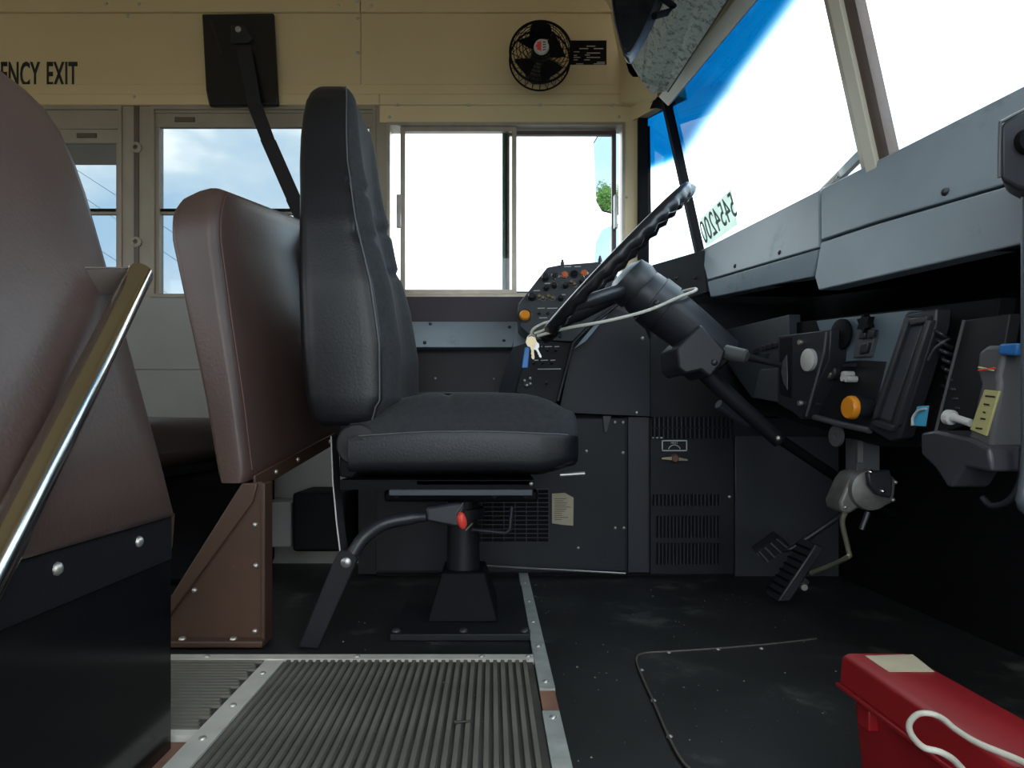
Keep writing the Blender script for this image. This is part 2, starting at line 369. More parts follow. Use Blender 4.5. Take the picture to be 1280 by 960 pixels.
# centre post of three strips
for n_, (y0, y1, d0, m_) in enumerate(((1.425, 1.405, -.004, alu), (1.405, 1.378, -.012, mat('post_cream', (.62, .57, .45), .4, var=.05)), (1.378, 1.352, -.002, darkalu))):
    MB().prism([wsp(y0, .97, d0), wsp(y1, .97, d0), wsp(y1, ztop(y1) + .03, d0), wsp(y0, ztop(y0) + .03, d0)], (.022, 0, 0)).build('centre_post_strip', m_, wsc)
MB().bar(wsp(2.10, .975, -.005), wsp(2.10, ztop(2.1) + .01, -.005), .024, .024, (0, 1, 0)).build('corner_post', softblk, wsc)
# header moulding along the top of the windscreen
t1 = MB(); t1.prism([P(823, 121, 2.05), P(835, 133, 2.05), P(835, 133, 2.05) + V((.012, 0, .01)), P(823, 121, 2.05) + V((.012, 0, .01))], (P(918, 0, 1.62) - P(823, 121, 2.05)) * 2.1)
t1.build('trim_1', mat('moulding_grey', (.82, .79, .68), .4, var=.05), bevel=.002, kind='structure')

# quarter window in the front corner
w6 = thing('window_6', None, None, (.57, 2.17, .98), kind='structure')
qa, qb = P(808, 333, 2.24), P(872, 318, 2.12); qc, qd = P(840, 135, 2.12), P(806, 135, 2.24)
MB().prism([qa, qb, qc, qd], (.004, .004, 0)).build('pane', glass('quarter_glass', (.93, .97, .98), band=(.29, .335, 0, (.01, .24, .40))), w6)
MB().bar(P(803, 340, 2.24), P(803, 131, 2.24), .030, .03, (0, 1, 0)).build('frame_strip', softblk, w6)
MB().bar(P(805, 134, 2.23), P(838, 126, 2.1), .03, .03).build('frame_strip', softblk, w6)
MB().prism([P(805, 334, 2.2), P(880, 312, 2.06), P(884, 365, 2.04), P(862, 372, 2.06), P(805, 372, 2.2)], (.03, .03, 0)).build('corner_apron', panelblk, wf, bevel=.003)
copies('bolt', dome(.006, .005, (-.3,-1,0)), darkbolt, wf, [P(845, 348, 2.12), P(869, 347, 2.07)])

# ------------------------------------------------------------------ floor coverings
def fx(u, v): return PZ(u, v).x
XS = -.415
mt = thing('ribbed_mat', 'ribbed grey rubber aisle mat between the white strips beside the driver seat', 'floor mat', (-.15, 1.0, 0))
ribdark = mat('shaded_mat_backing', (.05, .047, .038), .7, var=.3, vscale=10)  # darker copy of the rib colour, groove shade put into the backing
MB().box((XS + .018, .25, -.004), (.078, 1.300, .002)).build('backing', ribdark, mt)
nr = 33; dx = (.072 - XS - .024) / nr
rb = MB().prism([(-.0045, 0, .0015), (.0045, 0, .0015), (.0034, 0, .0078), (-.0034, 0, .0078)], (0, 1.045, 0))
copies('rib', rb, ribm, mt, [V((XS + .028 + dx * i, .25, 0)) for i in range(nr)])
mt2 = thing('ribbed_mat', 'dark ribbed rubber mat with crosswise ribs beside the brown barrier foot', 'floor mat', (-.7, 1.1, 0))
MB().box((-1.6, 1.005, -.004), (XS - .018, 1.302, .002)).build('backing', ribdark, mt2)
rb2 = MB().prism([(-1.6 - XS + .018, -.0042, .0015), (-1.6 - XS + .018, .0042, .0015), (-1.6 - XS + .018, .003, .0062), (-1.6 - XS + .018, -.003, .0062)], (1.6 + XS - .018, 0, 0))
copies('rib', rb2, ribm, mt2, [V((XS - .020 - .012 * ((i * 7) % 3) / 2, 1.012 + i * .0135, 0)) for i in range(22)])
fb = thing('trim_2', None, None, (XS, 1.0, 0), kind='structure')
MB().box((XS - .018, .25, -.003), (XS + .018, 1.305, .006)).build('strip', mat('white_trim_metal', (.66, .63, .56), .45, metal=.2, var=.1, vscale=20, wear=((.28,.17,.11), .34, 14)), fb)
bolt6 = dome(.006, .004, (0,0,1))
copies('rivet', bolt6, boltm, fb, [V((XS, y, .006)) for y in (1.23, 1.09, .975, .6)])
fb = thing('trim_3', None, None, (-.2, 1.31, 0), kind='structure')
MB().box((-1.6, 1.300, -.003), (.080, 1.326, .008)).build('strip', MATS['white_trim_metal'], fb)
copies('rivet', bolt6, boltm, fb, [V((x, 1.313, .008)) for x in (-.55, -.26, -.02, .07)])
fb = thing('trim_4', None, None, (.092, 1.4, 0), kind='structure')
MB().box((.081, 1.16, -.003), (.108, 2.06, .006)).build('strip', stripm, fb)
MB().box((.079, .25, -.003), (.106, 1.07, .006)).build('strip', stripm, fb)
MB().box((.081, 1.07, -.003), (.107, 1.16, .002)).build('strip', rust, fb)
copies('rivet', bolt6, boltm, fb, [V((.094, y, .006)) for y in (1.93, 1.73, 1.55, 1.38, 1.19, 1.045, .7)])
fb = MB().box((-.62, .25, -.004), (XS - .018, .975, .0)).build('trim_5', rust, kind='structure')
MB().box((-.62, .985, -.004), (XS - .018, 1.004, .006)).build('trim_6', MATS['white_trim_metal'], kind='structure')
# access hatch in the rubber floor
hp = [PZ(1020, 799), PZ(960, 806), PZ(900, 811), PZ(840, 815), PZ(806, 817), PZ(796, 823), PZ(800, 840), PZ(818, 880), PZ(835, 920), PZ(855, 955), PZ(880, 975)]
ht = thing('floor_hatch', 'black floor hatch with rounded corner outlined by a thin metal edge', 'hatch', (.5, 1.2, 0))
MB().tube([p + V((0,0,.001)) for p in smooth_path(hp, 3)], .0022, 6).build('edge_strip', mat('worn_edge', (.13,.12,.10), .5, metal=.4), ht, smooth=60)
MB().prism([p + V((0,0,-.003)) for p in hp] + [V((.75, .85, -.003)), V((.75, 1.40, -.003))], (0, 0, .0035)).build('lid', rubber, ht)
copies('screw', dome(.005, .003, (0,0,1)), boltm, ht, [PZ(u, v) for u, v in ((836,816),(802,838),(817,876),(837,921),(898,812),(952,811))])
# grit lying on the floor
gr = MB()
for i in range(230):
    x = random.uniform(-.38, .75); y = random.uniform(.85, 2.0) if i % 3 else random.uniform(.9, 1.3)
    if .4 < x and y < .95: continue
    r = random.choice((.0006, .0008, .0010, .0010, .0017)); z = .006 if (x < .075 and y < 1.3) else .0
    a = random.random() * 6.28
    q = [V((x + r * math.cos(a + k * 2.1) * random.uniform(.6, 1.4), y + r * math.sin(a + k * 2.1) * random.uniform(.6, 1.4), z)) for k in range(3)]
    gr.prism(q, (0, 0, r))
gr.build('floor_grit', mat('grit', (.22, .21, .18), .8), label='pale grit and crumbs scattered over the floor', cat='grit', kind='stuff')
ls = thing('loose_screw', 'small loose screw lying on the ribbed rubber mat', 'screw', PZ(578, 903, .01))
a = PZ(570, 903, .0105); b = PZ(588, 901, .0105)
MB().cyl(a, b, .0022, .0016, 8).build('shank', darkbolt, ls); MB().cyl(a - (b-a).normalized() * .003, a, .0048, .004, 10).build('head', darkbolt, ls)

# ================================================================== DRIVER SEAT
YC = 1.66
ds = thing('driver_seat', 'black high-back driver seat with fabric face and vinyl sides on a pedestal', 'seat', (-.12, YC, 0))
SEC = [(.452,-.365,-.262,.215),(.468,-.380,-.243,.232),(.507,-.392,-.230,.238),(.624,-.405,-.229,.240),(.758,-.409,-.251,.238),(.891,-.409,-.289,.225),
       (.96,-.411,-.302,.212),(1.024,-.416,-.312,.195),(1.09,-.417,-.314,.180),(1.14,-.415,-.314,.168),(1.18,-.411,-.315,.154),(1.205,-.404,-.318,.139),(1.222,-.395,-.325,.120),(1.232,-.385,-.334,.098),(1.238,-.372,-.346,.070)]
def interp(tab, z):
    for a, b in zip(tab, tab[1:]):
        if a[0] <= z <= b[0]:
            t = (z - a[0]) / (b[0] - a[0]); return [a[i] + (b[i] - a[i]) * t for i in range(len(a))]
    return tab[-1] if z > tab[-1][0] else tab[0]
def back_loop(z, n=56, groove=True):
    _, xr, xf, hw = interp(SEC, z); L = []
    cx = (xr + xf) / 2; d = (xf - xr) / 2
    for k in range(n):
        a = 2 * math.pi * k / n; c, s_ = math.cos(a), math.sin(a)
        px = math.copysign(abs(c) ** .36, c); py = math.copysign(abs(s_) ** .34, s_)
        x = cx + d * px - (.012 if c < 0 else 0) * abs(c) ** .3; y = YC + hw * py
        if c > 0:
            t = abs(py); x += (.028 * math.exp(-((t - .74) / .2) ** 2) + .006) * min(1, c * 3) * (1 if z > .5 else .6) * max(0, min(1, (1.238 - z) / .25))
            # stitched grooves across the face
            for gz in (.835, .945) if groove else (): x -= .010 * math.exp(-((z - gz - .03 * t) / .010) ** 2) * min(1, c * 2)
        L.append(V((x, y, z)))
    return L
zsq = [.452 + (1.238 - .452) * (1 - (1 - i / 72) ** 1.25) for i in range(73)]
mb = MB(); mb.loft([back_loop(z) for z in zsq], mf=lambda i, j: 1 if (j < 9 or j > 46) else 0)
mb.build('backrest', [vinyl, fabric], ds, smooth=70)
for sgn, k in ((-1, 46), (1, 10)):
    MB().tube([back_loop(z, 56, False)[k] + V((.001, sgn * .001, 0)) for z in zsq[1:-1]], .0019, 6).build('piping', piping_m, ds, smooth=80)
# cushion: sections along X
def cush_loop(x, n=64):
    t = (x + .30) / .485                                # 0 rear, 1 front
    zb = .345 + .03 * max(0, (t - .80) / .20) ** 2; ze = .455 + .012 * math.sin(t * 3.1) - .006
    if t > .9: ze -= .008 * ((t - .9) / .1) ** 2
    hw = .245 - .02 * max(0, (t - .8) / .2) ** 2; zc = (zb + ze) / 2; d = (ze - zb) / 2; L = []
    for k in range(n):
        a = 2 * math.pi * k / n; c, s_ = math.cos(a), math.sin(a)
        py = math.copysign(abs(c) ** .3, c); pz = math.copysign(abs(s_) ** .45, s_)
        y = YC + hw * py; z = zc + d * pz
        if s_ > 0:
            q = 1 - abs(py) ** 6
            crown = .062 * q * (1 - .75 * max(0, (t - .75) / .25) ** 2) * min(1, .55 + t * 1.4)
            crown += .014 * math.exp(-((abs(py) - .72) / .16) ** 2) * q
            for gx in (.34,): crown -= .010 * math.exp(-((t - gx - .12 * abs(py)) / .02) ** 2) * q
            z += crown
        L.append(V((x, y, z)))
    return L
xs_ = [-.30 + .460 * i / 44 for i in range(45)]
mb = MB(); loops = [cush_loop(x) for x in xs_]
def shrink(l, k, dx): 
    c = sum(l, V()) / len(l); return [c + (p - c) * k + V((dx, 0, 0)) for p in l]
loops = [shrink(loops[0], .85, -.012)] + loops + [shrink(loops[-1], .975, .012), shrink(loops[-1], .93, .020), shrink(loops[-1], .84, .026), shrink(loops[-1], .68, .029)]
mb.loft(loops, mf=lambda i, j: 1 if 3 <= j <= 28 else 0).build('cushion', [vinyl, fabric], ds, smooth=70)
for k in (3, 29): MB().tube([cush_loop(x)[k] + V((0, 0, .0006)) for x in xs_[2:]], .0019, 6).build('piping', piping_m, ds, smooth=80)
rc = MB().lathe(P(447, 556, 1.425), (0, -1, 0), [(-.03, .046), (0, .045), (.005, .041), (.006, .022), (.009, .018), (.009, .0)], 28).build('recliner_cover', mat('matt_black', (.012,.012,.014), .6), ds, smooth=35)
MB().prism([P(425, 532, 1.43), P(482, 530, 1.43), P(478, 560, 1.43), P(440, 598, 1.43), P(424, 596, 1.43)], (0, .03, 0)).build('recliner_bracket', softblk, ds, bevel=.004)
MB().box(P(425, 600, 1.44), V((.09, 1.86, H - (606 - V0) * 1.44 / F - .01))).build('seat_pan', softblk, ds)
MB().box(P(486, 612, 1.43), P(666, 620, 1.43) + V((0, .03, 0))).build('slide_rail', slate2, ds, bevel=.002)
MB().box(P(520, 600, 1.44), P(665, 607, 1.44) + V((0, .03, 0))).build('slide_rail', panelblk, ds, bevel=.002)
MB().box(P(486, 612, 1.43) + V((0, .40, 0)), P(666, 620, 1.43) + V((0, .43, 0))).build('slide_rail', slate2, ds, bevel=.002)
copies('bolt', dome(.006, .006, (0,0,-1)), darkbolt, ds, [P(u, 620, 1.43) + V((0, .015, 0)) for u in (494, 618, 657)])
copies('bolt', dome(.005, .005, (0,-1,0)), boltm, ds, [P(664, 605, 1.44)])
cp = P(580, 700, 1.66)
MB().box((cp.x - .17, 1.5, .285), (cp.x + .17, 1.82, .31)).build('suspension_frame', softblk, ds, bevel=.006)
MB().cyl((cp.x, 1.62, .10), (cp.x, 1.62, .30), .040, .036, 20).build('pedestal_tube', black, ds, smooth=40)
MB().cyl((cp.x, 1.62, .235), (cp.x, 1.62, .258), .050, .050, 20).build('collar', black, ds, smooth=40)
sk = MB(); 
top = [V((cp.x - .048, 1.565, .115)), V((cp.x + .052, 1.565, .115)), V((cp.x + .052, 1.70, .115)), V((cp.x - .048, 1.70, .115))]
bot = [V((cp.x - .078, 1.525, .012)), V((cp.x + .082, 1.525, .012)), V((cp.x + .082, 1.76, .012)), V((cp.x - .078, 1.76, .012))]
sk.loft([bot, top]); sk.build('pedestal_skirt', softblk, ds, bevel=.004)
bp_ = MB().box((PZ(487, 800).x, 1.44, -.003), (PZ(663, 800).x, 1.88, .012)).build('base_plate', black, ds, bevel=.002)
copies('bolt', dome(.011, .008, (0,0,1)), darkbolt, ds, [V((PZ(u, 793).x, 1.46, .012)) for u in (497, 580, 656)])
MB().tube([P(590, 662, 1.52), P(632, 666, 1.50), P(638, 662, 1.50), P(640, 633, 1.50)], .0042, 8).build('height_crank', darkbolt, ds, smooth=60)
MB().tube([P(700, 594, 1.45), P(731, 592, 1.45)], .005, 8).build('slide_lever', steel, ds, smooth=60)

# seat belt: cover on the wall, D-ring, strap down behind the seat
sb = thing('seat_belt', 'black shoulder belt hanging from a black vinyl cover on the beige panel', 'seat belt', P(300, 130, 2.2))
cv = MB(); yv = YW - .02
front = [P(252, 17, yv), P(342, 16, yv), P(347, 112, yv - .012), P(348, 131, yv - .008), P(261, 132, yv - .008), P(257, 112, yv - .012)]
cv.prism(front, (0, .016, 0)); cvo = cv.build('cover', mat('belt_cover_vinyl', (.010,.010,.012), .32, bump=.3, bscale=25), sb, bevel=.005)
MB().prism([P(262, 26, yv - .002), P(265, 26, yv - .002), P(278, 70, yv - .004), P(276, 72, yv - .004)], (0, -.004, 0)).build('crease', plastic, sb)
MB().prism([P(290, 34, yv), P(306, 34, yv), P(318, 50, yv), P(312, 56, yv), P(290, 56, yv)], (0, -.012, 0)).build('guide_ring', plastic, sb, bevel=.003)
MB().lathe(P(298, 37, yv - .012), (0, -1, 0), [(0, .010), (.004, .010), (.007, .006), (.007, 0)], 10).build('bolt', boltm, sb)
sa = [P(305, 60, yv - .02), P(318, 130, 2.19), P(335, 175, 2.12), P(368, 250, 1.93), P(393, 305, 1.84), P(402, 400, 1.85)]
stp = MB(); 
for a, b in zip(sa, sa[1:]): stp.prism([a + V((-.024,0,0)), a + V((.024,0,0)), b + V((.022,0,0)), b + V((-.022,0,0))], (0, -.002, 0))
stp.build('strap', webbing, sb)
st2 = [P(414, 545, 1.50), P(416, 600, 1.47), P(421, 655, 1.43), P(426, 695, 1.40)]
st = MB()
for a, b in zip(st2, st2[1:]): st.prism([a, a + V((.004,.046,0)), b + V((.004,.046,0)), b], (.0015, 0, 0))
st.build('lap_strap', webbing, sb); MB().tube([p + V((0,-.001,0)) for p in st2], .0016, 5).build('strap_edge', mat('strap_edge_white', (.5,.5,.48), .6), sb)
# buckle stalk
bk = thing('belt_buckle', 'black seat belt buckle with red release button on a floor bar', 'seat belt buckle', PZ(385, 808))
ya = 1.39
MB().prism([P(372, 810, ya), P(398, 812, ya), P(447, 700, ya), P(440, 688, ya), P(425, 688, ya), P(418, 698, ya)], (0, .012, 0)).build('floor_bar', black, bk, bevel=.003)
MB().lathe(P(433, 703, ya), (0, -1, 0), [(-.002, .011), (.005, .011), (.008, .007), (.008, 0)], 14).build('bolt', steel, bk, smooth=40)
MB().tube(smooth_path([P(441, 692, ya + .01), P(455, 672, ya + .02), P(480, 655, ya + .04), P(512, 648, ya + .05), P(533, 646, ya + .05)]), [.014]*20 + [.011]*5, 10).build('cable_sleeve', plastic, bk, smooth=60)
bu = MB().prism([P(532, 634, 1.43), P(574, 628, 1.43), P(582, 634, 1.43), P(574, 660, 1.43), P(552, 656, 1.43), P(532, 652, 1.43)], (0, .03, 0)).build('buckle', plastic, bk, bevel=.006)
MB().lathe(P(577.5, 651, 1.428), (0.15, -1, 0), [(-.008, .013), (.003, .012), (.008, .008), (.010, .0)], 16).build('release_button', redbtn, bk, smooth=60, label='red release button')
ob = bk.children[-1]
for v in ob.data.vertices:
    c0 = P(577.5, 651, 1.428) - OFF[bk]; d = v.co - c0; v.co = c0 + V((d.x * .82 + d.z * -.22, d.y, d.z * 1.5))
MB().tube([P(570, 643, 1.42), P(579, 629, 1.42)], .0018, 6).build('buckle_rim', chrome, bk)
MB().tube([P(582, 663, 1.42), P(591, 654, 1.42)], .0018, 6).build('buckle_rim', chrome, bk)

# ================================================================== PADDED BARRIERS, BENCH, HANDRAIL
bz = lambda v: H + (530 - v) / 602.8
BT = [(bz(604), -.572, -.512), (bz(590), -.580, -.504), (bz(500), -.606, -.5226), (bz(400), -.642, -.547), (bz(300), -.679, -.568), (bz(265), -.681, -.570), (bz(245), -.668, -.572), (bz(233), -.640, -.578), (bz(229), -.618, -.592)]
bb = thing('padded_barrier', 'brown vinyl padded barrier behind the driver seat on a brown metal foot', 'barrier', (-.55, 1.8, 0))
def bl(z, n=40):
    _, xr, xf = interp(BT, z); L = []; cx = (xr+xf)/2; d = (xf-xr)/2; y0, y1 = 1.41, 2.17
    top = max(0, (z - bz(300)) / (bz(229) - bz(300))); y0 += .05 * top ** 3; y1 -= .05 * top ** 3
    for k in range(n):
        a = 2*math.pi*k/n; c, s_ = math.cos(a), math.sin(a)
        x = cx + d * math.copysign(abs(c)**.35, c); y = (y0+y1)/2 + (y1-y0)/2 * math.copysign(abs(s_)**.16, s_)
        x += .012 * max(0, c) * (1 - abs((y - 1.79) / .38) ** 4) * math.sin(math.pi * (z - bz(604)) / (bz(229) - bz(604)))
        L.append(V((x + .13 * (y - 1.41), y, z + .14 * (y - 1.41))))
    return L
zb_ = [bz(604) + (bz(229) - bz(604)) * (1 - (1 - i / 40) ** 1.5) for i in range(41)]
MB().loft([bl(z) for z in zb_]).build('padding', brown, bb, smooth=60)
MB().tube([bl(z)[35] + V((.001, -.001, 0)) for z in zb_[1:-2]], .0022, 6).build('seam', mat('brown_seam', (.10,.05,.04), .5), bb, smooth=80)
MB().tube([bl(z)[24] + V((-.001, -.001, 0)) for z in zb_[1:-2]], .0022, 6).build('seam', MATS['brown_seam'], bb, smooth=80)
MB().prism([P(308, 604, 1.412), P(328, 602, 1.412), P(330, 804, 1.412), P(190, 806, 1.412), P(190, 790, 1.412), P(208, 768, 1.412)], (0, .004, 0)).build('foot_panel', brownmet, bb)
MB().box(P(326, 604, 1.405), P(331, 806, 1.405) + V((0, .05, 0))).build('foot_flange', brownmet, bb, bevel=.002)
MB().prism([P(302, 604, 1.405), P(322, 604, 1.405), P(316, 628, 1.405), P(208, 776, 1.405), P(200, 776, 1.405), P(204, 760, 1.405)], (0, .010, 0)).build('diagonal_brace', brownmet, bb, bevel=.003)
MB().box((P(190,806,1.405).x, 1.385, .0), (P(332,806,1.405).x, 1.415, .014)).build('foot_rail', brownmet, bb, bevel=.003)
br0 = P(318, 604, 1.41); br1 = P(418, 548, 1.90)
MB().bar(br0, br1, .006, .032).build('support_rail', brownmet, bb, bevel=.002)
copies('bolt', dome(.006, .005, (1, -.6, 0)), boltm, bb, [br0.lerp(br1, t) + V((.003, 0, 0)) for t in (.2, .45, .9)])
copies('bolt', dome(.006, .005, (0, -1, 0)), boltm, bb, [P(u, v, 1.411) for u, v in ((319,656),(320,707),(319,789),(243,738),(216,757))])
copies('bolt', dome(.008, .006, (0, 0, 1)), boltm, bb, [V((P(292,800,1.4).x, 1.40, .014)), V((P(228,800,1.4).x, 1.40, .014))])

bs = thing('bench_seat', 'brown passenger bench seat behind the driver barrier under the window', 'bench', (-1.1, 1.83, 0))
MB().box((-1.45, 1.46, .345), (-.80, 2.2, .475)).build('cushion', brown, bs, bevel=.04, seg=4)
MB().prism([V((-1.42, 1.46, .42)), V((-1.52, 1.46, .42)), V((-1.64, 1.46, .95)), V((-1.55, 1.46, .97))], (0, .74, 0)).build('backrest', brown, bs, bevel=.03, seg=3)
for x in (-1.35, -.9):
    MB().box((x, 1.5, 0), (x + .03, 1.53, .35)).build('leg', black, bs)
MB().box((-1.4, 1.50, .32), (-.84, 2.2, .346)).build('frame', black, bs)

fbx = lambda z: -.44 - .267 * (z - .334)
fg = thing('padded_barrier', 'large brown vinyl padded barrier above the black kick panel beside the handrail', 'barrier', (-.48, .55, 0))
def fl_(Y0, z, n=1): pass
ol = []                                                    # outline in (Y, z) of the padded face
ol += [(.955, .325), (.958, .40), (.957, .55), (.955, .69), (.952, .78), (.945, .82), (.929, .856), (.905, .877), (.87, .886), (.80, .889), (.4, .889), (.10, .889), (.07, .86), (.06, .80), (.06, .325)]
cyy, czz = .5, .6
def ring(k, dx):
    return [V((fbx(z) + dx, cyy + (y - cyy) * k[0], czz + (z - czz) * k[1])) for y, z in ol]
loops = [ring((.93, .93), -.085), ring((.985, .985), -.075), ring((1, 1), -.05), ring((1, 1), -.022), ring((.985, .985), -.006), ring((.95, .955), .0), ring((.80, .80), .007)]
MB().loft(loops).build('padding', brown, fg, smooth=60)
kx = -.452
MB().box((kx - .003, .05, 0.0), (kx, .957, .318)).build('kick_panel', mat('gloss_black', (.006,.006,.007), .16, var=.2, wear=((.03,.03,.03), .3, 30)), fg)
MB().box((kx, .05, .268), (kx + .004, .952, .338)).build('kick_rail', mat('satin_black', (.006,.0065,.008), .7, spec=.25, bump=.2, bscale=200), fg, bevel=.0015)
copies('bolt', dome(.0075, .006, (1, 0, 0)), boltm, fg, [V((kx + .004, y, z)) for y, z in ((.862, .308), (.70, .308), (.55, .308))])
MB().prism([V((kx + .002, .935, .33)), V((kx + .002, .965, .33)), V((kx + .002, .958, .285)), V((kx + .002, .950, .275))], (-.02, 0, 0)).build('corner_clip', brownmet, fg)
MB().box((kx - .012, .945, .0), (kx - .003, .957, .33)).build('kick_edge', black, fg)

hr = thing('handrail', 'chrome tubular handrail sloping down along the brown barrier', 'handrail', (-.45, .8, .4))
t0 = P(174, 345, .93); t1_ = P(-20, 728, .54); dirr = (t1_ - t0)
MB().tube([t0 - dirr * .012, t0 + dirr * .3, t0 + dirr, t0 + dirr * 1.25], .0165, 18).build('tube', chrome, hr, smooth=60)
bq = [P(104, 335, .875), P(180, 335, .945), P(174, 350, .945), P(160, 366, .935), P(110, 368, .885)]
MB().prism(bq, (.004, .010, 0)).build('bracket', mat('bracket_steel', (.15, .12, .10), .45, metal=.5), hr, bevel=.002)
MB().prism([P(104, 335.5, .875), P(181, 335.5, .945), P(181, 335.5, .945) + V((-.01,.03,0)), P(104, 335.5, .875) + V((-.01,.03,0))], (0, 0, .002)).build('bracket_flange', MATS['bracket_steel'], hr)

# ================================================================== DRIVER-SIDE LOWER WALL
sl = thing('side_panel', 'slate side panel with dark sill trim below the driver window', 'panel', (0, 2.2, .45))
MB().box((wx(474), YW - .03, wz(404)), (wx(690), YW, wz(373))).build('sill_trim', purple, sl)
MB().prism([P(480, 402, 2.22), P(650, 402, 2.22), P(640, 434, 2.14), P(480, 434, 2.14)], (0, .05, -.004)).build('sloped_panel', slate, sl, bevel=.002)
MB().prism([P(646, 402, 2.20), P(664, 402, 2.20), P(668, 430, 2.12), P(641, 434, 2.12)], (0, .05, 0)).build('panel_corner', slate, sl)
MB().prism([P(641, 434, 2.10), P(668, 426, 2.06), P(648, 492, 2.04), P(622, 492, 2.10)], (0, .05, 0)).build('side_flap', slate2, sl)
MB().prism([P(470, 434, 2.19), P(645, 434, 2.19), P(640, 492, 2.17), P(470, 492, 2.17)], (0, .03, 0)).build('recess_panel', black, sl)
MB().box(P(470, 492, 2.10), P(640, 490, 2.10) + V((0, .08, 0))).build('ledge', slate2, sl)
copies('bolt', dome(.006, .005, (0, -1, .3)), darkbolt, sl, [P(u, v, y) for u, v, y in ((538,405,2.21),(531,428,2.15),(637,409,2.2),(630,426,2.16))])
copies('bolt', dome(.005, .005, (0, -1, 0)), boltm, sl, [P(544, 473, 2.175), P(617, 474, 2.175)])

# heater and engine-side box with its doors and vents
YH = 2.06
hb = thing('heater_cabinet', 'black heater cabinet along the driver wall with vents and doors', 'cabinet', (.15, 2.15, 0))
MB().box((P(447,0,YH).x, YH + .012, 0), (1.04, YW - .005, .475)).build('body', black, hb)
def hpan(name, u0, v0, u1, v1, m, y=YH, t=.012, bev=.0015): return MB().box(P(u0, v0, y), P(u1, v1, y) + V((0, t, 0))).build(name, m, hb, bevel=bev)
da = hpan('access_door', 470, 523, 782, 714, mat('door_paint', (.015,.017,.021), .5, var=.15, spec=.35, wear=((.026,.028,.032), .34, 18)))
hpan('filler_strip', 785, 521, 811, 716, panelblk)
hpan('vent_panel', 813, 523, 917, 718, black, YH + .004)
hpan('end_panel', 919, 545, 1062, 722, mat('end_panel_paint', (.034,.037,.043), .45))
hpan('kick_strip', 470, 716, 917, 721, softblk, YH + .006)
MB().tube([P(604, 707, 2.03), P(782, 717, 2.03)], .003, 6).build('edge_rod', steel, hb)
def louvre(u0, v0, u1, v1, n, slot_m=softblk, vert=True):
    w = MB().box(P(u0, v0, YH - .001), P(u1, v1, YH - .001) + V((0, .003, 0))).build('vent_opening', slot_m, hb)
    a = P(u0, v0, YH - .001); b = P(u1, v1, YH - .001); c = (b.x - a.x) / n
    fin = MB().box((-c*.16, -.006, 0), (c*.16, 0, a.z - b.z))
    copies('fin', fin, panelblk, w, [V((a.x + c * (i + .5), a.y, b.z)) for i in range(n)])
louvre(815, 521, 915, 534, 18); louvre(815, 536, 915, 548, 18)
louvre(816, 618, 902, 632, 18); louvre(821, 645, 901, 672, 18); louvre(821, 679, 901, 705, 18)
g0 = P(636, 612, YH - .002); g1 = P(686, 678, YH - .002)
w = MB().box(P(560, 612, YH - .001), P(686, 678, YH - .001) + V((0, .003, 0))).build('grille_opening', softblk, hb)
g0 = P(560, 612, YH - .001)
copies('grille_bar', MB().box((0, -.006, 0), (g1.x - g0.x, 0, .0022)), panelblk, w, [V((g0.x, g0.y, g1.z + (g0.z - g1.z) * i / 12)) for i in range(13)])
copies('grille_bar', MB().box((-.001, -.005, 0), (.001, 0, g0.z - g1.z)), panelblk, w, [V((g0.x + (g1.x - g0.x) * i / 9, g0.y, g1.z)) for i in range(10)])
MB().prism([P(753,520,YH-.002), P(764,520,YH-.002), P(761,530,YH-.002), P(759,540,YH-.002), P(755,540,YH-.002)], (0,-.006,0)).build('latch', darkbolt, da, bevel=.001)
copies('screw', dome(.0055, .004, (0,-1,0)), boltm, hb, [P(u, v, YH) for u, v in ((723,685),(769,660),(780,660),(733,564),(779,566),(769,528),(779,528),(912,621))])
# heat control plate with pointer knob
cp_ = thing('heater_control', 'white outlined heater dial plate and brown lever knob on the vent panel', 'control', P(843, 575, YH))
mp_ = MB(); yy = YH - .002
for a, b, c, d in ((827,550,859,551.6),(827,562.5,859,564),(827,550,828.5,564),(857.5,550,859,564)): mp_.box(P(a,b,yy), P(c,d,yy) + V((0,-.0012,0)))
mp_.tube(arc(P(843, 564, yy - .001), .019, .35, math.pi - .35, 10), .0014, 5)
for u in (817, 822, 827): mp_.box(P(u-1.5, 546.3, yy), P(u+2, 548, yy) + V((0,-.0012,0)))
mp_.build('dial_marking', white, cp_)
text_obj('dial_text', 'HEAT', .006, white, (1,0,0), (0,0,1), P(843, 553.8, yy - .001), cp_)
MB().lathe(P(843, 573, yy), (0,-1,0), [(0,.014),(.010,.013),(.014,.009),(.014,0)], 16).build('knob', mat('brown_knob', (.16,.075,.05), .45), cp_, smooth=40)
MB().prism([P(827,572,yy-.008), P(843,570.5,yy-.008), P(859,574,yy-.008), P(859,576,yy-.008), P(843,575.5,yy-.008), P(827,574,yy-.008)], (0,-.004,0)).build('lever', brass, cp_)
# paper notice on the cabinet
yy = YH - .002
pn = thing('paper_notice', 'yellowed paper notice with a torn corner stuck on the black cabinet', 'notice', P(703, 657, yy))
MB().prism([P(690,617,yy), P(706,616,yy), P(717,622,yy), P(716.5,657,yy), P(703,656,yy), P(690,654,yy)], (0,-.0008,0)).build('sheet', paper, pn)
tx = MB()
for i in range(11): 
    v = 623 + i * 2.6; tx.box(P(693, v, yy - .001), P(693 + random.uniform(8, 20), v + .8, yy - .001) + V((0,-.0003,0)))
tx.build('print', mat('faded_ink', (.16,.13,.10), .8), pn)

